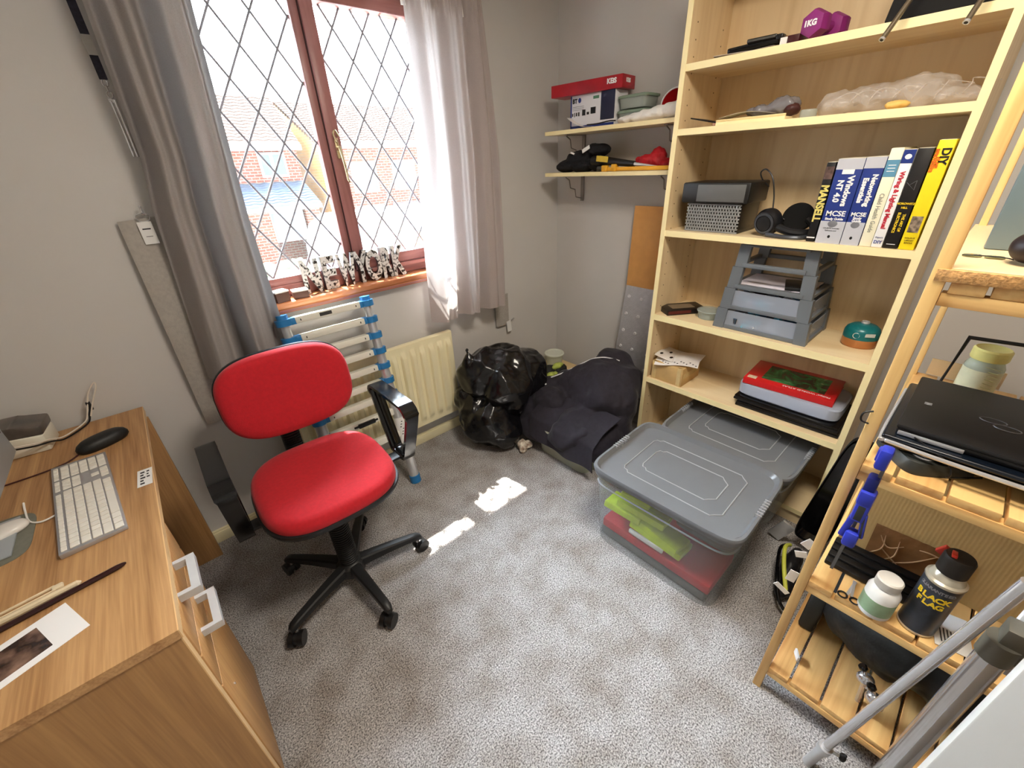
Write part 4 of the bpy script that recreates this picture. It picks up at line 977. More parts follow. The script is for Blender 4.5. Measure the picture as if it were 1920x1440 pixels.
heap('red_cloth', [((1.94, 1.22, 1.43), (.04, .06, .034)), ((1.945, 1.17, 1.445), (.035, .04, .045)), ((1.94, 1.11, 1.42), (.035, .05, .026))], mat('red_nylon', (190, 24, 36), .6, ns=30, na=.3, bump=.3), at=(1.94, 1.17, 1.396), voxel=.005, disp=(('CLOUDS', .04, .03),), label='crumpled red nylon cloth behind the yellow clamp', cat='cloth')
# ------------------------------------------------------------------ bookcase
BX0, BX1, BY0, BY1 = 1.74, 2.045, .132, .99
t = thing('bookcase', 'tall birch veneer bookcase with peg holes against the right wall', 'bookcase', (1.9, .56, 0))
for y0, y1, si in ((BY0, BY0 + .02, 1), (BY1 - .02, BY1, -1)):
    b = B(); b.box(BX0 + .001, BX1, y0, y1, 0, 2.05, birch_z); b.box(BX0 - .001, BX0 + .001, y0, y1, 0, 2.05, edge_m)
    yy = y1 if si > 0 else y0
    for x in (1.785, 1.985):
        for k in range(34):
            z = .22 + k * .05
            b.cyl((x, yy - si * .0005, z), (x, yy + si * .0006, z), .0026, mat('peg_hole', (96, 70, 46), .9, ns=9), n=8)
    b.put('side_panel', t)
b = B(); b.box(BX1 - .006, BX1, BY0 + .02, BY1 - .02, .05, 2.05, birch_z); b.put('back_panel', t)
for z, th in ((2.05, .022), (1.745, .022), (1.541, .022), (1.167, .024), (.789, .028), (.451, .026), (.08, .022)):
    b = B(); b.box(BX0 + .002, BX1 - .006, BY0 + .02, BY1 - .02, z - th, z, birch_y); b.box(BX0, BX0 + .002, BY0 + .02, BY1 - .02, z - th, z, edge_m); b.put('shelf', t)
b = B(); b.box(BX0 + .01, BX0 + .026, BY0 + .02, BY1 - .02, 0, .058, birch_y); b.put('plinth', t)
# shelf 1
b = B()
for k, (x0, y0, x1, y1, rz) in enumerate([(1.76, .72, 1.90, .93, .1), (1.755, .67, 1.9, .86, -.15), (1.758, .70, 1.93, .90, .25)]):
    b.rot(((x0 + x1) / 2 + .012, (y0 + y1) / 2, 1.747 + k * .0025), (x1 - x0, y1 - y0, .0018), mat('paper_old%d' % k, [(206, 200, 190), (150, 140, 130), (190, 180, 168)][k], .7, ns=30, na=.2), rz=rz)
b.put('loose_papers', at=(1.83, .8, 1.745), label='loose papers at the left end of the top visible bookcase shelf', cat='papers')
t = thing('handheld_device', 'flat black device lying on the loose papers on the top visible shelf', 'device', (1.80, .76, 1.755))
b = B(); b.rot((1.815, .765, 1.766), (.07, .16, .016), black_g, rz=.06, rx=-.04, bev=.005); b.rot((1.80, .735, 1.778), (.05, .09, .012), mat('device_grey', (76, 74, 68), .5, ns=60, na=.3), rz=.06, bev=.003); b.put('body', t)
b = B(); b.rot((1.79, .679, 1.774), (.03, .02, .014), black_p, bev=.003); b.put('connector', t)
t = thing('cassette_box', 'small dark red and white box on the top visible shelf beside the dumbbell', 'box', (1.78, .64, 1.745))
b = B(); b.box(1.762, 1.85, .615, .648, 1.745, 1.768, mat('dark_red', (66, 24, 26), .4, ns=20), .001); b.put('carton', t)
b = B(); b.box(1.760, 1.85, .648, .668, 1.745, 1.766, wt_m, .001); b.put('pale_end', t)
b = B(); b.rot((1.90, .66, 1.77), (.09, .07, .004), mat('card_brown', (150, 110, 60), .7, ns=9), rx=.5, bev=.001); b.put('brown_card', at=(1.9, .66, 1.745), label='small brown card propped behind the dark red and white box', cat='card')
t = thing('dumbbell', 'purple one kilogram dumbbell on the top visible bookcase shelf', 'dumbbell', (1.84, .56, 1.745))
pur = mat('purple_vinyl', (142, 44, 120), .45, ns=30, na=.1)
ax = Vector((.97, -.24, 0)).normalized()
hc = Vector((1.83, .57, 1.785))
q = ax.to_track_quat('Z', 'Y').to_matrix().to_4x4()
for s_ in (-1, 1):
    b = B(); c = hc + ax * (s_ * .05)
    b.lathe([(.020, -.028), (.034, -.022), (.038, -.006), (.038, .006), (.034, .022), (.020, .028)], (0, 0, 0), pur, 6, Matrix.Translation(c) @ q @ Matrix.Rotation(R_(30), 4, 'Z'))
    if s_ < 0:
        rt = (-ax).cross(Vector((0, 0, 1)));
        b.text('1KG', c - ax * .0295, Vector((0, 0, 1)).cross(-ax), (0, 0, 1), .020, W_, bold=.001)
    b.put('head', t)
b = B(); b.cyl(hc - ax * .03, hc + ax * .03, .014, pur); b.put('handle', t)
t = thing('black_case', 'large black cloth-covered case at the right end of the top visible shelf', 'case', (1.88, .27, 1.745))
b = B(); b.prism([(.165, 0), (.41, 0), (.385, .19), (.165, .19)], .22, mat('case_black', (12, 12, 13), .8, ns=60), Matrix(((0, 0, 1, 1.77), (1, 0, 0, 0), (0, 1, 0, 1.7452), (0, 0, 0, 1))), .01); b.put('body', t)
# shelf 2
b = B(); b.rot((1.83, .86, 1.556), (.14, .16, .004), black_p, rx=.22, rz=.1); b.put('dark_folder', at=(1.83, .86, 1.541), label='black folder leaning at the left end of the second shelf', cat='folder')
b = B(); b.cyl((1.765, .845, 1.5465), (1.765, .80, 1.5465), .0055, mat('roll_pink', (170, 130, 110), .6, ns=40)); b.put('small_roll', at=(1.765, .82, 1.541), label='small brown roll at the front left of the second shelf', cat='roll')
t = thing('wooden_tray', 'shallow pale wooden tray at the front of the second shelf', 'tray', (1.80, .71, 1.541))
b = B(); b.box(1.752, 1.86, .60, .83, 1.5412, 1.5512, edge_m, .001); b.box(1.752, 1.76, .60, .83, 1.551, 1.559, mat('tray_edge', (240, 214, 150), .5, ns=20), .001); b.put('body', t)
b = B(); b.sheet(14, 4, lambda u, v: (1.77 + .08 * v, .83 - .18 * u, 1.565 + .012 * math.sin(u * 3.1)), mat('envelope', (216, 206, 190), .7, ns=20), .0008); b.put('envelope', at=(1.8, .74, 1.555), label='cream envelope bulging out of the wooden tray', cat='envelope')
t = thing('zip_bag', 'grey plastic bag with dark contents in the wooden tray', 'bag', (1.84, .64, 1.553))
heap('film', [((1.83, .70, 1.575), (.04, .06, .018)), ((1.84, .64, 1.585), (.045, .05, .03))], mixed('grey_film', (140, 138, 142), .25, .15, ns=40), t, voxel=.005, disp=(('CLOUDS', .03, .02),))
heap('contents', [((1.82, .605, 1.572), (.03, .025, .018))], mat('dark_maroon', (70, 36, 34), .5, ns=40), t, voxel=.004, disp=(('CLOUDS', .02, .01),))
b = B(); b.lathe([(.022, 0), (.024, .003), (.024, .02), (.022, .023)], (1.79, .545, 1.5412), clb, n=24); b.put('glass_pot', at=(1.79, .545, 1.541), label='small clear pot on the second shelf between two plastic bags', cat='pot')
t = thing('polythene_bag', 'large crinkled clear polythene bag on the second shelf', 'bag', (1.86, .33, 1.541))
poly = mixed('polythene', (240, 236, 232), .72, .08)
heap('film', [((1.85, .48, 1.572), (.06, .06, .03)), ((1.87, .40, 1.58), (.07, .08, .04)), ((1.88, .30, 1.585), (.07, .09, .045)), ((1.87, .21, 1.565), (.06, .07, .025))], poly, t, voxel=.006, disp=(('CLOUDS', .06, .035), ('STUCCI', .03, .014)), smooth=2)
b = B()
for k in range(7): b.tube([(1.80 + .005 * k, .50 - .05 * k, 1.56), (1.80, .48 - .05 * k, 1.585 + .004 * (k % 3)), (1.83, .45 - .045 * k, 1.60), (1.85, .43 - .05 * k, 1.59)], .0014, poly, smooth=4)
b.put('fold', t)
heap('food_packet', [((1.81, .325, 1.554), (.02, .03, .012))], mat('packet_yellow', (236, 196, 110), .6, ns=30), at=(1.81, .325, 1.541), voxel=.004, disp=(('CLOUDS', .02, .008),), label='small yellow packet inside the clear polythene bag', cat='packet')
# shelf 3
t = thing('black_box', 'black and grey boxy device stacked on the mesh basket', 'box', (1.86, .78, 1.272))
b = B(); b.box(1.765, 1.95, .665, .930, 1.277, 1.352, mat('device_black', (30, 30, 30), .4, ns=12), .007); b.put('body', t)
b = B(); b.box(1.7625, 1.766, .680, .865, 1.283, 1.345, mat('panel_grey', (98, 99, 98), .5, ns=9, na=.05), .002); b.put('front_panel', t)
t = thing('mesh_basket', 'grey basket with slotted front under the black boxy device', 'basket', (1.86, .79, 1.167))
gm = mat('basket_grey', (160, 162, 162), .45, ns=20)
b = B(); b.box(1.785, 1.96, .690, .905, 1.1675, 1.275, black_p, .003)
b.put('body', t)
b = B(); rows_, cols = 8, 19
for r in range(rows_ + 1): b.box(1.779, 1.785, .690, .905, 1.1715 + r * .0125 - .0024, 1.1715 + r * .0125 + .0024, gm)
for r in range(rows_):
    for c in range(cols + 1):
        y = .900 - c * .0111 - (r % 2) * .004
        if y < .692: continue
        b.box(1.779, 1.785, y - .0022, y + .0022, 1.1715 + r * .0125, 1.184 + r * .0125, gm)
b.put('slotted_front', t)
t = thing('headphones', 'black over-ear headphones lying on the shelf beside the books', 'headphones', (1.82, .56, 1.167))
hp = mat('hp_black', (28, 29, 33), .35, ns=40, na=.2); hs = mat('hp_silver', (84, 88, 96), .3, .5, ns=20)
b = B(); T = Matrix.Translation((1.785, .595, 1.215)) @ Matrix.Rotation(R_(-100), 4, 'Y') @ Matrix.Rotation(R_(-14), 4, 'X')
b.lathe([(.03, -.035), (.046, -.03), (.048, -.012), (.044, .0), (.040, .008), (.012, .011)], (0, 0, 0), hp, 36, T); e = b.put('ear_cup', t)
b = B(); b.lathe([(.030, .006), (.037, .009), (.036, .012), (.029, .012)], (0, 0, 0), hs, 36, T, caps=False); b.lathe([(.0, .0125), (.026, .0125), (.027, .010)], (0, 0, 0), hp, 30, T); b.put('ring', e)
b = B(); T = Matrix.Translation((1.90, .525, 1.225)) @ Matrix.Rotation(R_(-78), 4, 'Y') @ Matrix.Rotation(R_(10), 4, 'X')
b.lathe([(.03, -.02), (.050, -.012), (.052, .004), (.046, .014), (.02, .012)], (0, 0, 0), mat('hp_foam', (14, 14, 15), .95, ns=60), 36, T); b.put('ear_cup', t)
b = B(); b.tube([(1.79, .56, 1.205), (1.785, .51, 1.19), (1.80, .465, 1.186), (1.84, .45, 1.19), (1.88, .46, 1.20), (1.90, .49, 1.22)], .014, hp, smooth=6, n=10); b.tube([(1.775, .58, 1.178), (1.765, .52, 1.174), (1.775, .47, 1.174), (1.81, .448, 1.178)], .0075, hs, smooth=6); b.put('headband', t)
b = B(); b.tube([(1.87, .56, 1.22), (1.86, .60, 1.245), (1.87, .615, 1.30), (1.875, .635, 1.36), (1.88, .665, 1.39), (1.885, .685, 1.38), (1.89, .675, 1.355), (1.90, .65, 1.33)], .0025, black_p, smooth=6); b.put('cable', t)
# books
def book(y0, y1, h, cover, lb, x0=1.75, depth=.2, lean=0.0, deco=None):
    t = thing('book', lb, 'book', (x0 + .09, (y0 + y1) / 2, 1.167), group='books standing on the third shelf')
    t.rotation_euler = (lean, 0, 0)
    w_ = (y1 - y0) / 2
    b = B(); b.box(x0 - (x0 + .09), depth - .09, -w_, w_, 0.0005, h, cover, .0015)
    if deco: deco(b, x0 - (x0 + .09) - .0006, w_, h)
    local(b, 'cover', t)
    b = B(); b.box(-.085, depth - .086, -w_ + .002, w_ - .002, h - .0002, h + .0012, mat('page_edge', (238, 230, 206), .8, ns=60)); local(b, 'pages', t)
sv = mat('cover_silver', (196, 198, 206), .4, ns=9, na=.06)
def sp(b, s, x, y, z, size, m, **k): b.text(s, (x, y, z), (0, 0, -1), (0, -1, 0), size, m, **k)
def fx(b, s, x, y, z, size, m, **k): b.text(s, (x, y, z), (0, -1, 0), (0, 0, 1), size, m, **k)
def d0(b, x, w, h):
    sp(b, 'MANSELL', x, 0, h * .50, .030, mat('gold_print', (230, 214, 120), .4, ns=9), bold=.0012, sx=.9)
    b.box(x - .0002, x + .001, -w, w, h * .80, h * .95, mat('cover_photo', (120, 96, 90), .4, ns=60, na=.7)); b.box(x - .0004, x + .001, -w, w, .012, .016, W_)
book(.420, .444, .243, K_, 'black book with gold capitals on its spine, first of the row beside the headphones', x0=1.757, deco=d0)
def dW(b, x, w, h):
    b.box(x, x + .001, -w, w, .0, .07, sv); b.box(x, x + .001, -w, w, h - .03, h, sv); b.box(x - .0004, x + .001, -w * .45, w * .45, h - .043, h - .030, W_)
    sp(b, 'Windows', x - .0003, -.012, h * .635, .0225, W_, bold=.001); sp(b, 'NT 4.0', x - .0003, .012, h * .635, .0225, W_, bold=.001)
    fx(b, 'MCSE', x - .0003, 0, .093, .022, W_, bold=.0005); fx(b, 'Study Guide', x - .0003, 0, .077, .010, W_, bold=.0004)
    b.ball((x, 0, .062), (.0005, .014, .011), mat('cd_grey', (150, 152, 160), .3, .4, ns=9), 2); fx(b, 'CD-ROM Includes', x - .0003, 0, .048, .006, K_); fx(b, 'Software and', x - .0003, 0, .041, .006, K_); b.ball((x, 0, .022), (.0006, .004, .005), K_, 2)
book(.345, .414, .252, BL, 'thick blue and silver study guide, second of the row, with two-line white title', deco=dW)
def dN(b, x, w, h):
    b.box(x, x + .001, -w, w, .0, .07, sv); b.box(x, x + .001, -w, w, h - .03, h, sv)
    sp(b, 'Networking', x - .0003, -.010, h * .64, .0185, W_, bold=.0009); sp(b, 'Essentials', x - .0003, .010, h * .64, .0185, W_, bold=.0009)
    fx(b, 'MCSE', x - .0003, 0, .093, .016, W_, bold=.0005); fx(b, 'Study', x - .0003, 0, .082, .010, W_, bold=.0004); fx(b, 'Guide', x - .0003, 0, .074, .010, W_, bold=.0004)
    b.ball((x, 0, .062), (.0005, .012, .010), mat('cd_grey'), 2); b.ball((x, 0, .022), (.0006, .004, .005), K_, 2)
book(.294, .343, .254, BL, 'narrower blue and silver study guide, third of the row, next to the cream guide', deco=dN)
def dC(b, x, w, h):
    b.box(x, x + .001, -w, w, h - .075, h - .03, mat('print_teal', (96, 150, 180), .5, ns=9)); sp(b, 'Child Health Guide', x - .0003, .0, h * .36, .016, mat('print_grey2', (150, 150, 140), .5, ns=9), sx=.9)
    for k in range(3): b.box(x - .0003, x + .001, -w * .6, w * .6, h - .045 - k * .008, h - .043 - k * .008, W_)
book(.262, .292, .275, mat('cover_cream', (246, 242, 214), .5, ns=9, na=.02), 'cream paperback guide with a teal band, fourth of the row', deco=dC)
def dL(b, x, w, h):
    b.box(x, x + .001, -w, w, h - .035, h, BL); b.ball((x, 0, h - .018), (.0006, .008, .007), W_, 2)
    sp(b, 'Wiring & Lighting Manual', x - .0003, 0, h * .50, .0155, RD, bold=.0006); fx(b, "Digest's", x - .0003, 0, .030, .006, BL); fx(b, 'DIY', x - .0003, 0, .016, .013, BL, bold=.0003)
book(.234, .261, .270, W_, 'white manual with a red title and blue top, fifth of the row', deco=dL)
def dE(b, x, w, h):
    fx(b, 'HOROWITZ', x - .0003, 0, .128, .0075, Y_, bold=.0003); fx(b, 'HILL', x - .0003, 0, .117, .0075, Y_, bold=.0003)
    sp(b, 'THE ART OF', x - .0003, -.006, .075, .009, Y_, bold=.0003); sp(b, 'ELECTRONICS', x - .0003, .006, .075, .009, Y_, bold=.0003)
    b.box(x - .0003, x + .001, -w * .6, w * .6, .012, .0135, W_); g = mat('print_grey')
    b.tube([(x, -.006, .19), (x, -.006, .165), (x, .008, .178), (x, -.006, .19)], .0006, g, n=4); b.tube([(x, .015, .185), (x, .008, .178)], .0006, g, n=4)
book(.197, .232, .272, mat('cover_black', (26, 24, 24), .4, ns=9), 'black electronics textbook with yellow print, sixth of the row', deco=dE)
def dD(b, x, w, h):
    sp(b, 'DIY', x - .0003, -.004, h - .04, .026, K_, bold=.0008); sp(b, 'HOME', x - .0003, .006, h - .055, .010, mat('print_orange', (232, 110, 20), .5, ns=9), bold=.0006); sp(b, 'IMPROVEMENTS', x - .0003, .014, h - .050, .010, mat('print_orange'), bold=.0006, sx=.8)
    b.box(x - .0002, x + .001, -w * .7, w * .7, .05, .095, mat('cover_photo2', (170, 150, 130), .5, ns=90, na=.8))
    for k, s in enumerate(('COLOUR', 'LIBRARY', 'BOOKS')): fx(b, s, x - .0003, 0, .034 - k * .007, .0058, mat('print_brown', (120, 90, 30), .5, ns=9))
book(.158, .194, .290, mat('cover_yellow', (246, 222, 30), .45, ns=9, na=.03), 'tall bright yellow home improvement book, last of the row', deco=dD)
# shelf 4
t = thing('video_cassette', 'black video cassette lying at the left end of the fourth shelf', 'cassette', (1.86, .90, .789), -.62)
b = B(); b.box(-.094, .094, -.052, .052, 0, .025, mat('vhs_black', (26, 22, 22), .35, ns=40), .002); local(b, 'shell', t)
b = B(); b.box(-.06, .05, -.03, .03, .025, .0256, mat('vhs_label', (128, 112, 92), .4, ns=20)); b.box(-.09, .02, -.0525, -.052, .006, .02, mat('vhs_red', (90, 20, 20), .4, ns=20)); local(b, 'label', t)
t = thing('cake_tin_disc', 'small round clear plastic tub between the video cassette and the drawer unit', 'tub', (1.855, .79, .789))
b = B(); b.lathe([(.045, 0), (.05, .03), (.048, .03), (.043, .003)], (1.855, .765, .7895), clb, n=32); b.put('body', t)
b = B(); b.lathe([(.053, .03), (.054, .034), (.05, .037), (.02, .037)], (1.855, .765, .7895), clb, n=32); b.put('lid', t)
t = thing('drawer_unit', 'grey plastic drawer tower with two clear drawers on the fourth shelf', 'drawers', (1.9, .53, .789))
dg = mat('drawer_grey', (108, 114, 120), .4, ns=12, na=.05)
DX0, DX1, DY0, DY1 = 1.765, 2.03, .352, .704
z0 = .7895; H = .345
for (x, y, sx, sy) in ((DX0, DY1, 1, -1), (DX0, DY0, 1, 1), (DX1, DY1, -1, -1), (DX1, DY0, -1, 1)):
    b = B()
    for k in range(4):
        za = z0 + k * H / 4; zb = za + H / 4 - .001
        i0, i1 = .012 * k, .012 * k + .006
        vs = []
        for z, i_ in ((za, i0), (zb, i1)):
            ya, yb = y + sy * i_, y + sy * (i_ + .042)
            vs += [(x + sx * i_ * .3, ya, z), (x + sx * i_ * .3, yb, z), (x + sx * .032, yb, z), (x + sx * .032, ya, z)]
        b.faces(vs, [(0, 1, 2, 3), (4, 5, 6, 7), (0, 1, 5, 4), (1, 2, 6, 5), (2, 3, 7, 6), (3, 0, 4, 7)], dg)
    b.put('post', t)
for k in range(4):
    za = z0 + k * H / 4; ins = .012 * k
    b = B()
    if k < 4:
        b.box(DX0 + .004, DX0 + .024, DY0 + ins + .03, DY1 - ins - .03, za, za + .016, dg, .002); b.box(DX1 - .02, DX1, DY0 + ins + .03, DY1 - ins - .03, za, za + .016, dg, .002)
        b.box(DX0 + .02, DX1 - .01, DY0 + ins + .002, DY0 + ins + .02, za, za + .014, dg, .002); b.box(DX0 + .02, DX1 - .01, DY1 - ins - .02, DY1 - ins - .002, za, za + .014, dg, .002)
    b.put('frame_rail', t)
for xa in (DX0 + .004, DX1 - .02):
    b = B(); b.box(xa, xa + .02, DY0 + .07, DY1 - .07, z0 + H - .006, z0 + H, dg); b.put('frame_rail', t)
frost = mixed('frosted_blue', (214, 222, 236), .7, .25)
for k in range(2):
    za = z0 + k * H / 4 + .016; ins = .012 * k + .044
    b = B()
    b.box(DX0 + .008, DX0 + .011, DY0 + ins, DY1 - ins, za, za + .062, frost); b.box(DX1 - .03, DX1 - .028, DY0 + ins, DY1 - ins, za, za + .055, frost)
    b.box(DX0 + .011, DX1 - .03, DY0 + .012 * k + .008, DY0 + .012 * k + .011, za, za + .058, frost); b.box(DX0 + .011, DX1 - .03, DY1 - ins, DY1 - ins + .002, za, za + .055, frost)
    b.box(DX0 + .011, DX1 - .03, DY0 + ins, DY1 - ins, za, za + .002, frost)
    b.put('clear_drawer', t)
junk = [mat('junk_white', (230, 232, 236), .5, ns=20), mat('junk_blue', (60, 110, 150), .5, ns=20), mat('junk_dark', (50, 54, 62), .5, ns=20), mat('junk_teal', (90, 190, 210), .5, ns=20)]
random.seed(3)
for (lb, za, n_) in (('jumble of small parts inside the upper clear drawer', z0 + H / 4 + .02, 16), ('jumble of small parts inside the lower clear drawer', z0 + .02, 20)):
    b = B()
    for k in range(n_):
        b.rot((random.uniform(DX0 + .035, DX1 - .09), random.uniform(DY0 + .07, DY1 - .09), za + random.uniform(.004, .03)), (random.uniform(.02, .06), random.uniform(.03, .10), random.uniform(.010, .024)), random.choice(junk), random.uniform(-.3, .3), random.uniform(-.3, .3), random.uniform(0, 3), .001)
    b.put('small_parts', at=(1.88, .53, za), label=lb, cat='parts', kind='stuff')
b = B(); b.rot((1.86, .45, z0 + H / 2 + .026), (.13, .09, .012), black_p, rz=.3, bev=.002); b.put('black_case_flat', at=(1.86, .45, z0 + H / 2 + .016), label='flat black case lying in the open middle tray of the drawer tower', cat='case')
b = B(); b.box(DX0 + .03, DX1 - .03, DY0 + .05, DY1 - .05, z0 + H / 2 + .0145, z0 + H / 2 + .018, mat('paper_lilac', (222, 216, 226), .7, ns=20), .001); b.put('paper_stack', at=(1.9, .53, z0 + H / 2 + .014), label='pale papers in the open middle tray of the drawer tower', cat='papers')
t = thing('gas_canister', 'squat gas canister, teal above and orange-brown below, at the right of the fourth shelf', 'canister', (1.925, .235, .789))
teal = mat('canister_teal', (20, 112, 118), .3, ns=20, na=.1)
b = B(); b.lathe([(.050, 0), (.054, .006), (.054, .032)], (1.92, .222, .7895), mat('canister_copper', (196, 134, 84), .25, .4, ns=20), n=40); b.put('base', t)
b = B(); b.lathe([(.0545, .032), (.0545, .056), (.050, .068), (.038, .078), (.020, .083)], (1.92, .222, .7895), teal, n=40); b.rot((1.874, .190, .845), (.002, .03, .012), mat('canister_label', (200, 208, 208), .4, ns=20), rz=.6)
b.tube([(1.8665 + .0, .228 + .010 * math.cos(a * .5236), .838 + .010 * math.sin(a * .5236)) for a in range(12)], .001, W_, n=4, closed=True); b.put('body', t)
b = B(); b.lathe([(.012, .082), (.014, .086), (.012, .092), (.008, .092), (.007, .086)], (1.92, .222, .7895), alu, n=24); b.put('valve', t)
# shelf 5
t = thing('carton', 'small cardboard carton sealed with clear tape at the left of the fifth shelf', 'box', (1.85, .86, .451), 0)
b = B(); b.box(1.752, 1.93, .792, .955, .4515, .548, card, .002)
tape = mat('parcel_tape', (214, 186, 130), .2, ns=50, na=.1)
b.box(1.7512, 1.76, .80, .82, .4515, .548, tape); b.box(1.7512, 1.76, .93, .95, .4515, .548, tape); b.box(1.76, 1.90, .7912, .80, .49, .515, tape); b.put('carton_body', t)
for k, (dx, dy, rz, rx, lb, m) in enumerate([(-.005, .0, .35, -.05, 'white instruction sheet lying directly on the small carton', wt_m), (.02, .005, .15, .06, 'leaflet with black oval pictures, topmost on the small carton', wt_m)]):
    b = B(); T = Matrix.Translation((1.842 + dx, .866 + dy, .552 + .006 * k)) @ Matrix.Rotation(rz, 4, 'Z') @ Matrix.Rotation(rx, 4, 'X')
    b.sheet(16, 12, lambda u, v: T @ Vector(((u - .5) * .17, (v - .5) * .20, .008 * math.sin(u * 4 + k) * v + .006 * math.sin(v * 5 + 2 * k))), m, .0006)
    for j in range(7 if k else 12):
        if k: u, v = .25 + .12 * (j % 2) + .25 * (j % 2), .12 + .13 * j
        else: u, v = .1 + .06 * (j % 3), .05 + .07 * j
        c = T @ Vector(((u - .5) * .17, (v - .5) * .20, .008 * math.sin(u * 4 + k) * v + .006 * math.sin(v * 5 + 2 * k) + .0012))
        if k: b.ball(c, (.012, .008, .001), K_, 2)
        else: b.rot(c, (.008, .006, .0006), ink)
    b.put('leaflet', at=(1.845, .875, .552), label=lb, cat='leaflet')
for k, (z, h_, lb) in enumerate([(.4515, .022, 'black laptop at the bottom of the fifth-shelf stack'), (.475, .022, 'black laptop second from the bottom of the fifth-shelf stack')]):
    t = thing('laptop', lb, 'laptop', (1.90, .36, z), .02 - .04 * k)
    b = B(); b.box(-.125, .125, -.20, .185 + .01 * k, 0, h_ * .55, black_p, .003); local(b, 'base', t)
    b = B(); b.box(-.123, .123, -.198, .183 + .01 * k, h_ * .6, h_, black_g, .003); local(b, 'lid', t)
t = thing('plastic_case', 'flat translucent blue-white plastic case under the red atlas', 'case', (1.91, .36, .498), 0)
b = B(); b.pillow([(.95, 0), (1, .006), (1.0, .048), (.97, .054), (.2, .055)], .115, .19, 7, mixed('case_frost', (196, 206, 226), .3, .25), Matrix.Translation((1.91, .37, .499))); b.put('shell', t)
b = B(); b.box(1.86, 1.98, .22, .50, .502, .52, mat('case_inside', (90, 100, 130), .6, ns=20), .002); b.put('lining', t)
t = thing('atlas', 'red hardback atlas with a dark green picture, topmost of the fifth-shelf stack', 'book', (1.93, .38, .556), 0)
T = Matrix.Translation((1.925, .385, .5545)) @ Matrix.Rotation(.06, 4, 'Z')
ar = mat('atlas_red', (205, 32, 34), .3, ns=9, na=.05)
b = B(); b.box(-.115, .11, -.165, .165, 0, .002, ar, 0, T); b.box(-.115, .11, -.165, .165, .024, .027, ar, .001, T); b.box(-.116, -.112, -.165, .165, 0, .027, ar, .001, T)
def atlas_pic():
    m = bpy.data.materials.new('atlas_picture'); m.use_nodes = True
    N = m.node_tree.nodes; L = m.node_tree.links; p = N['Principled BSDF']; p.inputs['Roughness'].default_value = 0.2
    tc = N.new('ShaderNodeTexCoord'); n = N.new('ShaderNodeTexNoise'); n.inputs['Scale'].default_value = 14; n.inputs['Detail'].default_value = 5; n.inputs['Distortion'].default_value = 1.5
    c = N.new('ShaderNodeValToRGB'); e = c.color_ramp.elements; e[0].position = .4; e[0].color = (*lin((40, 38, 26)), 1); e[1].position = .62; e[1].color = (*lin((60, 150, 86)), 1)
    q_ = c.color_ramp.elements.new(.72); q_.color = (*lin((190, 210, 160)), 1)
    L.new(tc.outputs['Object'], n.inputs['Vector']); L.new(n.outputs['Fac'], c.inputs[0]); L.new(c.outputs[0], p.inputs['Base Color'])
    return m
b.box(-.078, .075, -.125, .105, .0268, .0275, atlas_pic(), 0, T); b.box(-.105, -.075, .12, .155, .0268, .0275, mat('sticker_cream', (232, 210, 180), .5, ns=60, na=.3), 0, T)
rt = T.to_3x3() @ Vector((0, 1, 0)); up = T.to_3x3() @ Vector((1, 0, 0))
b.text("Philips' WORLD ATLAS", T @ Vector((-.096, -.065, .0274)), rt, -up, .017, W_, bold=.0002, h=.0002)
b.put('cover', t)
b = B(); b.box(-.111, .106, -.161, .161, .002, .024, mat('page_edge'), 0, T); b.put('pages', t)
# ------------------------------------------------------------------ storage boxes on the floor
lidm = mat('lid_grey', (112, 115, 119), .24, ns=8, na=.05); boxm = mixed('box_clear', (224, 228, 230), .78, .22)
def storage(name_lb, cx, cy, z0, hw, hd, h, rz, extra=None):
    t = thing('storage_box', name_lb, 'box', (cx, cy, z0), rz)
    b = B()
    rings = [(.86, .003), (.87, .0), (.935, h - .06), (.96, h - .055), (.965, h - .01)]
    b.pillow([(s, z) for s, z in rings] , hw, hd, 9, boxm, Matrix.Identity(4))
    b.bm.faces.ensure_lookup_table()
    top = max(b.bm.faces, key=lambda f: f.calc_center_median().z); b.bm.faces.remove(top)
    local(b, 'body', t)
    b = B()
    b.pillow([(.975, h - .034), (.99, h - .030), (.99, h - .022), (1.0, h - .018), (1.006, h - .004), (.995, h + .003), (.965, h + .003), (.95, h - .004), (.925, h - .014), (.90, h - .015), (.5, h - .015), (.05, h - .015)], hw, hd, 9, lidm, Matrix.Identity(4), n=72)
    # raised lines on the lid
    zz = h - .0145
    for sc in (.62, .40):
        a_, c_ = hw * (.62 if sc > .5 else .36), hd * (.66 if sc > .5 else .5)
        P = [(-a_, -c_ + .03), (-a_, c_ - .03), (-a_ + .012, c_ - .02), (-a_ + .012, c_ - .008), (-a_ + .03, c_), (a_ - .03, c_), (a_ - .012, c_ - .008), (a_ - .012, c_ - .02), (a_, c_ - .03), (a_, -c_ + .03), (a_ - .012, -c_ + .02), (a_ - .03, -c_), (-a_ + .03, -c_), (-a_ + .012, -c_ + .02)]
        b.tube([(x, y, zz) for x, y in P], .0022, mat('lid_line', (160, 163, 167), .3, ns=8), n=6, closed=True)
    for s_ in (-1, 1):
        for k in range(7): b.box(-.05 + k * .015, -.044 + k * .015, min(s_ * hd * .93, s_ * hd * 1.004), max(s_ * hd * .93, s_ * hd * 1.004), h - .014, h + .004, mat('lid_line'), .001)
    local(b, 'lid', t)
    b = B(); b.pillow([(.935, h - .085), (.95, h - .08), (.935, h - .075)], hw, hd, 9, mixed('box_rib', (200, 204, 208), .5, .2), Matrix.Identity(4)); b.bm.faces.ensure_lookup_table()
    for f in [f for f in b.bm.faces if len(f.verts) > 8]: b.bm.faces.remove(f)
    local(b, 'rib', t)
    return t
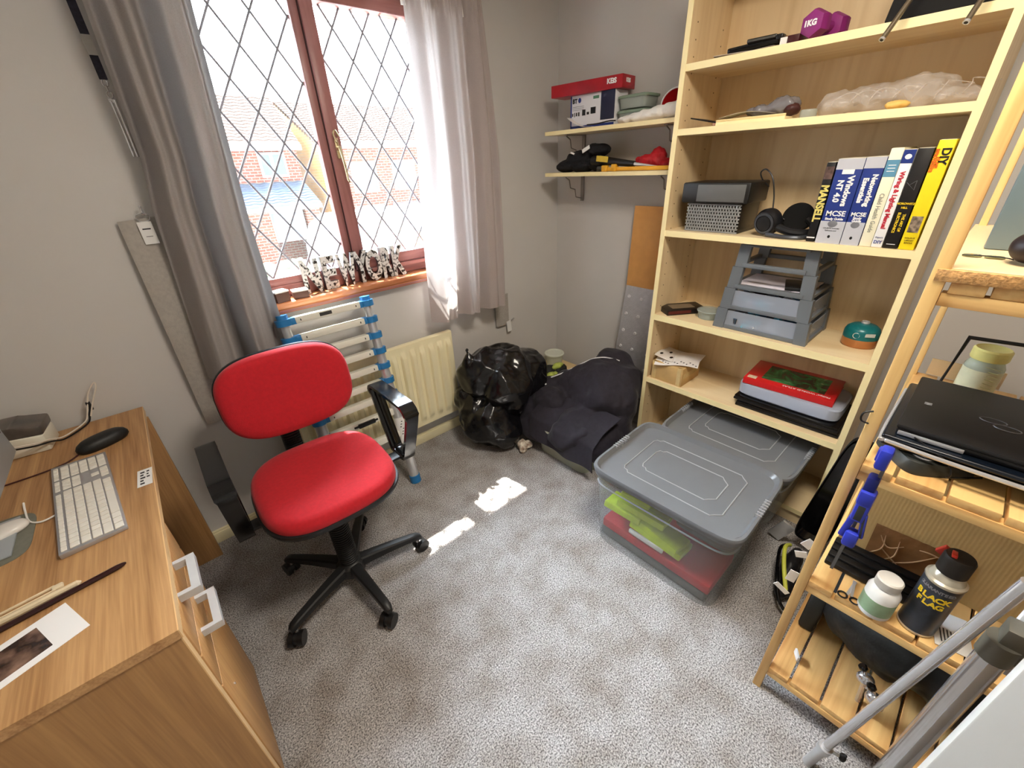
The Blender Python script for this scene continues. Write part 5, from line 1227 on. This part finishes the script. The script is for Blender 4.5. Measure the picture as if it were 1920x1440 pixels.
SB = storage('clear plastic storage box with grey lid, yellow contents showing, in the middle of the floor', 1.275, .505, 0.0, .225, .288, .385, .03)
storage('second grey-lidded storage box pushed halfway under the bookcase', 1.769, .485, .081, .262, .275, .274, .0)
neon = mat('neon_yellow', (214, 240, 30), .7, ns=30, na=.12)
b = B()
for (x, y, z, rz, a, ln) in ((1.14, .65, .185, .1, .10, .16), (1.15, .58, .215, .1, .09, .20), (1.15, .52, .165, -.1, .10, .24), (1.16, .62, .25, .2, .07, .12), (1.15, .50, .14, 0, .10, .22)):
    b.rot((x, y, z), (a, ln, .03), neon, .06, .15, rz, .006)
b.put('hi_vis_clothes', at=(1.15, .58, .14), label='bright yellow folded clothes seen through the front storage box', cat='clothes')
b = B(); b.box(1.095, 1.30, .27, .73, .06, .105, mat('red_folder', (196, 30, 44), .6, ns=20), .006); b.put('red_folder', at=(1.2, .5, .06), label='long red item near the bottom of the front storage box', cat='folder')
b = B(); b.box(1.10, 1.42, .28, .74, .008, .055, mat('dark_stuff', (110, 112, 112), .8, ns=20), .01); b.box(1.26, 1.44, .27, .50, .11, .25, mat('dark_cloth2', (120, 118, 122), .8, ns=20), .02); b.put('grey_clothes', at=(1.26, .5, .006), label='grey folded clothes at the bottom of the front storage box', cat='clothes')
b = B(); b.rot((1.098, .53, .125), (.012, .15, .02), wt_m, 0, .1, 0, .005); b.put('white_collar', at=(1.098, .53, .12), label='white strip below the yellow clothes in the front storage box', cat='cloth')
# ------------------------------------------------------------------ pine shelving
t = thing('pine_shelving', 'open pine shelving unit with slatted shelves in front of the right wall', 'shelving', (1.26, -.33, 0))
PX0, PX1, PY1, PY0 = .964, 1.56, .054, -.74
for x0, y0 in ((PX0, .033), (PX1 - .030, .027), (PX0, PY0), (PX1 - .030, PY0)):
    b = B(); b.box(x0, x0 + .022, y0, y0 + (.021 if x0 == PX0 else .014), 0, 2.1, pine_z, .0015); b.put('post', t)
def slatshelf(z, d1=PX1 - .03):
    for xa in (PX0 + .004, PX1 - .03):
        b = B(); b.box(xa, xa + .024, PY0 + .027, .0325 if xa < 1.2 else .0265, z - .040, z - .0185, pine_y, .001); b.put('rail', t)
    b = B()
    b.box(PX0 + .002, PX1 - .006, -.0165, .0325 if z < 1.2 else .026, z - .018, z, pine_x, .0015)
    k = 0
    while True:
        a = -.0225 - .0745 * k; c = a - .0685
        if c < PY0 + .03: break
        b.box(PX0 + .006, PX1 - .006, c, a, z - .018, z, pine_x, .0015); k += 1
    b.put('slats', t)
for z in (.114, .505, .873, 1.25): slatshelf(z)
b = B(); chip = mat('chipboard', (222, 170, 108), .7, ns=160, na=.45, bump=.5, bs=200)
top = wood('chip_top', (238, 212, 168), (222, 190, 140), 'x', 8, contrast=.6)
for y0, y1 in ((-.062, .048), (-.31, -.066)):
    b.box(.962, 1.55, y0, y1, 1.2505, 1.270, chip, .001); b.box(.966, 1.55, y0 + .001, y1 - .001, 1.2700, 1.2715, top)
b.put('loose_board', t)
b = B(); b.tube([(.963, .050, .995), (.955, .062, .99), (.953, .062, .975), (.962, .050, .967)], .0018, black_p, smooth=5); b.put('cup_hook', t)
# --- top shelf of the unit in view
b = B(); b.box(1.18, 1.195, -.33, .012, 1.2717, 1.62, mat('panel_bluegrey', (112, 128, 132), .25, ns=9, na=.05), .004); b.put('upright_board', at=(1.18, -.15, 1.2717), label='blue-grey panel standing upright on the highest visible pine shelf', cat='panel')
b = B(); b.box(1.45, 1.47, -.05, .012, 1.2717, 1.283, W_, .002); b.ball((1.50, -.01, 1.283), (.02, .02, .011), W_, 2); b.put('white_oddments', at=(1.46, -.02, 1.2717), label='small white bits behind the blue-grey panel', cat='oddment')
t = thing('spectacles', 'pair of thin spectacles lying on the chipboard top of the pine unit', 'spectacles', (1.095, .008, 1.2717))
for k, y in enumerate((.02, -.008)):
    b = B(); b.pillow([(1, .0), (1.02, .0015), (.9, .0025)], .011, .0125, 2.6, mat('lens_olive', (150, 148, 104), .1, ns=9), Matrix.Translation((1.095 - .003 * k, y, 1.272))); b.put('lens', t)
b = B(); b.tube([(1.083, .032, 1.2745), (1.081, .006, 1.276), (1.08, -.02, 1.2755), (1.078, -.03, 1.274)], .001, K_, smooth=4); b.put('frame', t)
heap('sunglasses_pouch', [((1.06, -.048, 1.298), (.035, .032, .026)), ((1.09, -.07, 1.30), (.04, .03, .028))], mat('pouch_black', (30, 14, 16), .5, ns=20, na=.4), at=(1.07, -.05, 1.272), voxel=.004, disp=(), label='rounded black and dark red pouch on the chipboard, beside the blue-grey panel', cat='pouch')
# --- laptop shelf
t = thing('router', 'dark square speaker-like device under the laptops on the pine shelf', 'device', (1.05, -.045, .8735))
b = B(); T = Matrix.Translation((1.07, -.045, .8735)) @ Matrix.Rotation(R_(38), 4, 'Z'); b.pillow([(1.0, 0), (1.0, .008), (.9, .024), (.85, .026), (.3, .026)], .062, .062, 5, mat('router_grey', (52, 54, 50), .45, ns=60, na=.2), T); b.put('body', t)
b = B(); b.tube([(1.035 + .017 * math.cos(a * .5236), -.045 + .017 * math.sin(a * .5236), .9005) for a in range(12)], .0018, alu, n=6, closed=True); b.ball((1.035, -.045, .899), (.013, .013, .003), black_g, 2); b.put('dial_ring', t)
t = thing('laptop', 'large dark laptop with a curved silver front edge, under another laptop on the pine shelf', 'laptop', (1.25, -.2, .902))
nv = mat('laptop_navy', (16, 24, 34), .25, ns=20)
b = B(); b.box(1.018, 1.33, -.40, .024, .9015, .917, nv, .006, seg=3); b.put('base', t)
b = B(); b.box(1.014, 1.325, -.40, .026, .918, .929, nv, .005, seg=3); b.put('lid', t)
b = B(); b.tube([(1.30, .027, .917), (1.04, .027, .917), (1.016, .018, .917), (1.012, 0, .917), (1.005, -.1, .917), (1.003, -.38, .917)], .0042, alu, smooth=5); b.put('trim', t)
t = thing('laptop', 'black laptop with an oval emblem on its lid, topmost on the pine shelf', 'laptop', (1.25, -.2, .93))
lt = mat('laptop_black', (30, 30, 30), .5, ns=200, na=.15)
b = B(); b.box(1.035, 1.32, -.36, .010, .9295, .942, black_p, .004); b.put('base', t)
b = B(); b.box(1.030, 1.32, -.36, .012, .943, .953, lt, .004); b.put('lid', t)
b = B()
for (x, y) in ((1.165, -.115), (1.145, -.135)): b.tube([(x + .011 * math.cos(a * .3927), y + .019 * math.sin(a * .3927), .9533) for a in range(16)], .0011, mat('emblem', (120, 120, 122), .4, .5, ns=9), n=5, closed=True)
b.put('emblem', t)
b = B(); b.rot((1.165, -.018, .9534), (.012, .012, .0005), mat('sticker_grey', (190, 190, 190), .5, ns=200, na=.6)); b.put('sticker', t)
b = B(); b.box(1.0285, 1.031, -.09, .006, .931, .940, alu, .001); b.put('front_strip', t)
b = B(); b.tube([(1.028, -.02, .935), (1.01, -.075, .915), (1.003, -.088, .895), (1.008, -.085, .885), (1.02, -.10, .885), (1.05, -.13, .885)], .0016, black_p, smooth=5); b.put('thin_black_cable', at=(1.01, -.08, .88), label='thin black cable hanging over the front edge of the laptops', cat='cable')
t = thing('pill_bottle', 'clear tablet jar with a yellow screw lid and pale label behind the laptops', 'bottle', (1.47, -.083, .8735))
b = B(); b.lathe([(.034, 0), (.036, .004), (.036, .085), (.030, .10), (.026, .104)], (1.47, -.083, .8735), mixed('jar_clear', (220, 228, 204), .4, .1), n=36)
b.put('jar', t)
b = B(); b.lathe([(.0365, .01), (.0365, .08)], (1.47, -.083, .8735), mat('label_cream', (236, 236, 200), .5, ns=60, na=.08), n=36, caps=False)
for k in range(6): b.rot((1.434, -.095, .886 + .010 * k + .03), (.001, .03, .0012), mat('print_olive', (170, 170, 110), .5, ns=9), rz=-.3)
b.put('label', t)
b = B(); b.lathe([(.033, .104), (.0345, .107), (.0345, .128), (.031, .132), (.028, .1305)], (1.47, -.083, .8735), mat('lid_yellow', (244, 236, 150), .4, ns=40, na=.06), n=40); b.put('lid', t)
t = thing('tablet_stand', 'black rectangular frame standing behind the yellow-lidded jar', 'frame', (1.5, -.1, .8735))
b = B()
c_ = [(1.45, -.022, .885), (1.50, -.036, 1.012), (1.50, -.20, 1.02), (1.45, -.20, .885)]
b.tube(c_, .006, black_p, n=8, closed=True); b.put('frame_bars', t)
b = B(); b.rot((1.45, -.022, .892), (.012, .012, .016), W_, bev=.001); b.put('white_clip', t)
b = B(); b.rot((1.535, -.06, .905), (.004, .14, .045), mat('card_pale2', (214, 184, 140), .7, ns=20), ry=.1); b.put('pale_card', at=(1.53, -.06, .8735), label='pale brown card strip leaning at the back of the laptop shelf', cat='card')
# --- carton, slab, can, bottle on the next shelf
t = thing('large_carton', 'open corrugated cardboard carton with torn brown tape, standing on the pine shelf below the laptops', 'box', (1.33, -.16, .5055))
def corr():
    m = mat('corrugated', (206, 172, 112), .8, ns=14, na=.1)
    N = m.node_tree.nodes; L = m.node_tree.links; p = N['Principled BSDF']
    tc = N.new('ShaderNodeTexCoord'); w_ = N.new('ShaderNodeTexWave'); w_.bands_direction = 'Y'; w_.inputs['Scale'].default_value = 45; w_.inputs['Distortion'].default_value = 1.0
    bn = N.new('ShaderNodeBump'); bn.inputs['Strength'].default_value = .10; bn.inputs['Distance'].default_value = .002
    L.new(tc.outputs['Object'], w_.inputs['Vector']); L.new(w_.outputs['Fac'], bn.inputs['Height']); L.new(bn.outputs[0], p.inputs['Normal'])
    return m
cm = corr()
b = B()
b.box(1.146, 1.150, -.40, .022, .506, .80, cm); b.box(1.50, 1.504, -.40, .022, .506, .80, cm); b.box(1.15, 1.50, .018, .022, .506, .80, cm); b.box(1.15, 1.50, -.40, -.396, .506, .80, cm); b.box(1.15, 1.5, -.396, .018, .506, .51, cm)
b.put('carton_body', t)
b = B()
brt = mat('brown_tape', (140, 98, 62), .18, ns=30, na=.2, bump=.5, bs=40)
T = Matrix.Translation((1.144, -.12, .575)) @ Matrix.Rotation(-.03, 4, 'X')
b.sheet(30, 14, lambda u, v: T @ Vector((-.0015 - .0025 * abs(noise.noise(Vector((u * 9, v * 5, 1)))), (.5 - u) * .17, (v - .5) * .10)), brt)
tcm = mat('tape_crease', (186, 146, 104), .3, ns=20)
for (ya, za, yb, zb, yc, zc) in ((-.045, .53, -.062, .56, -.058, .60), (-.05, .595, -.07, .57, -.095, .59), (-.075, .53, -.088, .555, -.085, .60), (-.09, .53, -.12, .56, -.15, .602), (-.06, .56, -.08, .545, -.10, .53), (-.12, .60, -.14, .605, -.18, .60)): b.tube([(1.1405, ya, za), (1.139, yb, zb), (1.1405, yc, zc)], lambda u: .0007 + .0009 * math.sin(3.1 * u), tcm, smooth=5, n=5)
b.put('torn_tape', t)
t = thing('black_slab_case', 'flat ridged black case lying in front of the corrugated carton', 'case', (1.09, -.06, .5055))
b = B()
for k in range(4): b.box(1.048 + .0235 * k, 1.0705 + .0235 * k, -.165, .024, .506, .520 + .004 * k, mat('slab_black', (16, 16, 17), .4, ns=40), .003)
b.put('body', t)
t = thing('spray_can', 'black aerosol can with yellow lettering and a black cap on the pine shelf', 'can', (1.01, -.160, .5055))
cb = mat('can_black', (34, 36, 42), .3, .3, ns=12, na=.5, rgb2=(70, 76, 88))
b = B(); b.lathe([(.030, .0), (.032, .003), (.032, .008)], (1.01, -.160, .5056), alu, n=40); b.lathe([(.0315, .008), (.0315, .150)], (1.01, -.160, .5056), cb, n=48, caps=False)
b.lathe([(.0315, .150), (.033, .153), (.0325, .157), (.028, .160), (.024, .172), (.018, .178)], (1.01, -.160, .5056), mat('can_cream', (222, 216, 196), .25, .4, ns=9), n=40)
def around(b, s, cx, cy, r, a0, z, size, m, adv, **k):
    for i, ch in enumerate(s):
        a = a0 + adv * (i - (len(s) - 1) / 2)
        n_ = Vector((math.cos(a), math.sin(a), 0))
        b.text(ch, Vector((cx, cy, z)) + n_ * r, Vector((0, 0, 1)).cross(n_), (0, 0, 1), size, m, **k)
a0 = math.atan2(.20, -1.0)
around(b, 'BLACK', 1.01, -.160, .0318, a0, .622, .018, Y_, .36, bold=.0006)
around(b, 'FLAG', 1.01, -.160, .0318, a0, .604, .018, Y_, .36, bold=.0006)
around(b, 'GUARANTEED', 1.01, -.160, .0318, a0, .643, .010, mat('print_grey'), .19, bold=.0003)
b.put('body', t)
b = B(); b.lathe([(.020, .175), (.0245, .178), (.0245, .215), (.022, .220), (.012, .221)], (1.01, -.160, .5056), mat('cap_black', (36, 32, 28), .5, ns=60, na=.3), n=32); b.put('cap', t)
b = B(); b.rot((1.005, -.150, .7285), (.024, .008, .006), mat('nozzle_red', (190, 50, 36), .4, ns=9), ry=.2, bev=.001); b.rot((1.022, -.137, .715), (.010, .014, .022), mat('nozzle_red'), rx=.5, bev=.001); b.put('nozzle', t)
t = thing('white_bottle', 'small white tablet bottle with a white screw cap beside the black aerosol can', 'bottle', (.985, -.090, .5055))
b = B(); b.lathe([(.028, 0), (.030, .003), (.030, .070), (.024, .082), (.020, .086)], (.985, -.090, .5056), mat('bottle_white', (240, 240, 236), .3, ns=9, na=.02), n=36)
b.lathe([(.0303, .012), (.0303, .052)], (.985, -.090, .5056), mat('label_green', (150, 176, 140), .5, ns=30, na=.2), n=36, caps=False); b.put('body', t)
b = B(); b.lathe([(.0225, .086), (.0235, .088), (.0235, .106), (.021, .109), (.01, .109)], (.985, -.090, .5056), mat('cap_white', (232, 228, 218), .4, ns=9), n=36); b.put('cap', t)
t = thing('scissors', 'pair of scissors lying at the front edge of the shelf beside the white bottle', 'scissors', (.985, -.045, .5055))
for s_ in (-1, 1):
    b = B(); b.tube([(.977 + .009 * math.cos(a * .5236), -.045 + s_ * .012 + .009 * math.sin(a * .5236) , .5085) for a in range(12)], .002, black_p, n=6, closed=True); b.put('handle', t)
b = B(); b.rot((1.012, -.046, .5085), (.055, .006, .0015), alu, rz=.1); b.rot((1.012, -.043, .5070), (.055, .006, .0015), alu, rz=-.1); b.put('blade', t)
b = B(); b.rot((1.04, -.215, .508), (.10, .06, .001), tagm, rz=.2, ry=-.02);
for k in range(5): b.rot((1.02, -.20 - .006 * k, .5088), (.04, .002, .0004), ink, rz=.2)
b.put('printed_card', at=(1.04, -.21, .5055), label='white printed card lying on the shelf behind the black aerosol can', cat='card')
# --- blue clamp hanging on the front
t = thing('quick_clamp', 'blue and black quick-grip bar clamp hanging on the front of the pine unit', 'clamp', (.945, .004, .80))
bc = mat('clamp_blue', (44, 58, 178), .35, ns=20, na=.1); bk = mat('clamp_dark', (48, 52, 50), .5, ns=30)
b = B(); b.rot((.947, .002, .765), (.006, .006, .34), mat('bar_steel', (110, 108, 104), .4, .8, ns=40), rx=.02); b.put('bar', t)
b = B(); b.rot((.940, .006, .918), (.032, .020, .046), bc, bev=.006); b.rot((.955, .014, .915), (.02, .010, .028), black_p, bev=.003); b.put('fixed_jaw', t)
b = B(); b.rot((.945, .006, .850), (.028, .020, .040), mat('clamp_navy', (24, 34, 110), .4, ns=9), bev=.005); b.put('moving_jaw', t)
b = B(); b.rot((.938, .004, .820), (.030, .026, .036), bc, bev=.006); b.rot((.940, .003, .785), (.034, .024, .05), bk, bev=.006); b.put('grip_head', t)
b = B(); b.rot((.932, .012, .745), (.010, .012, .075), bc, rx=.10, bev=.003); b.rot((.932, -.010, .752), (.012, .010, .06), bk, rx=-.14, bev=.003); b.rot((.932, -.001, .712), (.026, .024, .040), bc, bev=.006); b.put('lever', t)
# --- bottom shelf
hm = mat('holdall_black', (18, 20, 20), .6, ns=30, na=.3, bump=.3)
heap('holdall', [((1.25, -.20, .26), (.17, .20, .145)), ((1.22, -.33, .27), (.16, .15, .15)), ((1.30, -.08, .22), (.16, .075, .10)), ((1.32, -.10, .30), (.12, .07, .09))], hm, at=(1.25, -.2, .114), voxel=.01, disp=(('CLOUDS', .14, .05),), label='soft black holdall filling the lowest pine shelf', cat='bag')
b = B(); b.box(1.16, 1.5, -.02, .022, .1145, .30, mat('inner_dark', (40, 44, 44), .7, ns=20), .01); b.put('dark_folder', at=(1.3, 0, .1145), label='dark upright folder beside the black holdall on the lowest pine shelf', cat='folder')
for k, (x, y, z) in enumerate(((1.045, -.150, .235), (1.03, -.180, .205))):
    t = thing('wing_clamp', ['small chrome clamp with a black knob, leaning on the black holdall', 'small chrome clamp with a black knob, nearer the front edge of the lowest shelf'][k], 'clamp', (x, y, .1145))
    b = B(); b.ball((x, y, z - .022), (.017, .020, .018), chrome, 3); b.lathe([(.010, -.006), (.014, 0), (.010, .006)], (x + .006, y - .012, z - .045), chrome, 20); b.cyl((x, y, z - .012), (x - .004, y + .012, z + .012), .0035, chrome); b.cyl((x + .004, y - .01, .1146), (x + .002, y, z - .02), .006, chrome); b.put('body', t)
    b = B(); b.lathe([(.008, 0), (.010, .003), (.010, .010), (.007, .013)], (0, 0, 0), black_g, 8, Matrix.Translation((x - .004, y + .012, z + .012)) @ Matrix.Rotation(-.6, 4, 'X')); b.put('knob', t)
b = B(); b.rot((1.05, -.01, .128), (.03, .006, .02), W_, rz=.5, bev=.001); b.put('white_clip', at=(1.05, -.01, .1145), label='small white clip on the lowest pine shelf', cat='clip')
# ------------------------------------------------------------------ between bookcase and pine unit
t = thing('black_tray', 'glossy black tray standing upright between the bookcase and the pine unit', 'tray', (1.64, .09, 0.0))
T = Matrix.Translation((1.625, .082, .325)) @ Matrix.Rotation(R_(6.5), 4, 'X') @ Matrix.Rotation(R_(-90), 4, 'Y')
b = B(); b.pillow([(.90, -.02), (.94, 0), (1.0, .02), (1.03, .022), (1.03, .026), (.98, .026), (.90, .004), (.5, .002)], .255, .055, 6, black_g, T); b.put('body', t)
heap('rucksack_strap', [((1.45, .115, .05), (.10, .03, .05)), ((1.36, .10, .04), (.06, .03, .035))], mat('strap_black', (24, 24, 28), .5, ns=30), at=(1.4, .11, 0), voxel=.006, disp=(('CLOUDS', .05, .02),), label='black strap bundle on the carpet below the upright black tray', cat='strap')
b = B(); b.tube([(1.50, .145, .10), (1.44, .15, .13), (1.36, .125, .12), (1.30, .09, .08)], .007, mat('reflect_yellow', (222, 228, 90), .5, ns=20), smooth=5, n=8); b.put('yellow_strap', at=(1.4, .12, .1), label='bright yellow strap beside the black strap bundle', cat='strap')
b = B(); b.tube([(1.52, .15, .08), (1.46, .165, .10), (1.36, .14, .09), (1.28, .10, .05), (1.26, .07, .03)], .006, black_g, smooth=5, n=8); b.put('black_hose', at=(1.4, .12, .05), label='glossy black cord looping round the yellow strap', cat='cord')
for (x, y, z, sy, sz, rx, lb) in ((1.03, .072, .555, .018, .03, .5, 'topmost white paper scrap behind the front pine post'), (1.02, .078, .52, .02, .02, -.4, 'second white paper scrap down, behind the front pine post'), (1.0, .076, .455, .016, .04, .1, 'tall white paper scrap beside the front pine post, below two others'), (.985, .086, .41, .03, .014, .6, 'lowest white paper scrap, pointed, beside the front pine post')):
    b = B(); b.rot((x, y - .008, z), (.0015, sy * 1.3, sz), W_, rx=rx, rz=.2); b.put('paper_scrap', at=(x, y, z), label=lb, cat='paper', group='white paper scraps beside the pine post')
b = B(); b.rot((1.60, .20, .06), (.012, .05, .10), alu, rx=.4, bev=.002); b.put('metal_spike', at=(1.6, .2, 0), label='small pointed metal piece on the carpet in front of the bookcase foot', cat='tool')
# ------------------------------------------------------------------ chrome tubular stand at lower right
t = thing('tubular_stand', 'chrome tubular stand with a thick upright and a thin leaning leg at lower right', 'stand', (.875, -.235, 0))
b = B(); b.cyl((.875, -.2345, .0), (.875, -.2345, .655), .0205, chrome, n=48); b.cyl((.8755, -.2345, .0), (.8755, -.2345, .01), .03, black_p); b.put('upright', t)
b = B(); b.cyl((.875, -.2345, .655), (.875, -.2345, .70), .024, mat('joint_grey', (120, 118, 108), .4, .5, ns=30)); b.box(.86, .90, -.262, -.225, .69, .735, mat('joint_grey'), .004); b.box(.862, .88, -.30, -.25, .665, .70, mat('joint_grey'), .003); b.put('joint', t)
p0 = Vector((.872, -.122, .0)); p1 = Vector((.846, -.206, .85)); dr = (p1 - p0)
b = B(); b.cyl(p0, p0 + dr * .13, .0115, alu, n=28); b.cyl(p0 + dr * .125, p1, .0098, chrome, n=28); b.put('leg', t)
c = p0 + dr * .128; b = B(); b.cyl(c - dr * .012, c + dr * .012, .0155, alu, n=24); b.cyl(c, c + Vector((.012, -.030, -.004)), .0045, alu); b.put('collar', t)
b = B(); k_ = c + Vector((.014, -.036, -.005)); b.ball(k_, (.010, .008, .012), black_p, 3); b.rot(k_ + Vector((0, .004, .004)), (.006, .006, .03), black_p, rx=.6, bev=.002); b.put('knob', t)
b = B(); b.box(.90, .915, -.31, -.235, .60, .82, mat('plastic_white', (222, 222, 226), .4, ns=9, na=.02), .01); b.put('bracket', t)
# rods in front of the top of the bookcase
t = thing('folding_rods', 'pair of thin hollow metal rods hanging in front of the top bookcase shelf', 'rods', (1.70, .25, 1.9))
for (a, c) in (((1.638, .371, 1.693), (1.70, .338, 1.80)), ((1.648, .217, 1.698), (1.71, .195, 1.805))):
    a = Vector(a); c = Vector(c); e = a + (c - a) * 2.3
    b = B(); b.cyl(a, e, .0062, mat('rod_steel', (150, 138, 118), .3, .9, ns=30), n=20); b.cyl(a - (c - a) * .004, a + (c - a) * .03, .0068, chrome, n=20); b.cyl(a - (c - a) * .006, a - (c - a) * .001, .0042, black_p, n=12); b.put('rod', t)
b = B(); b.cyl((1.78, .15, 1.945), (1.78, .33, 1.945), .006, chrome) ; b.put('cross_bar', t)
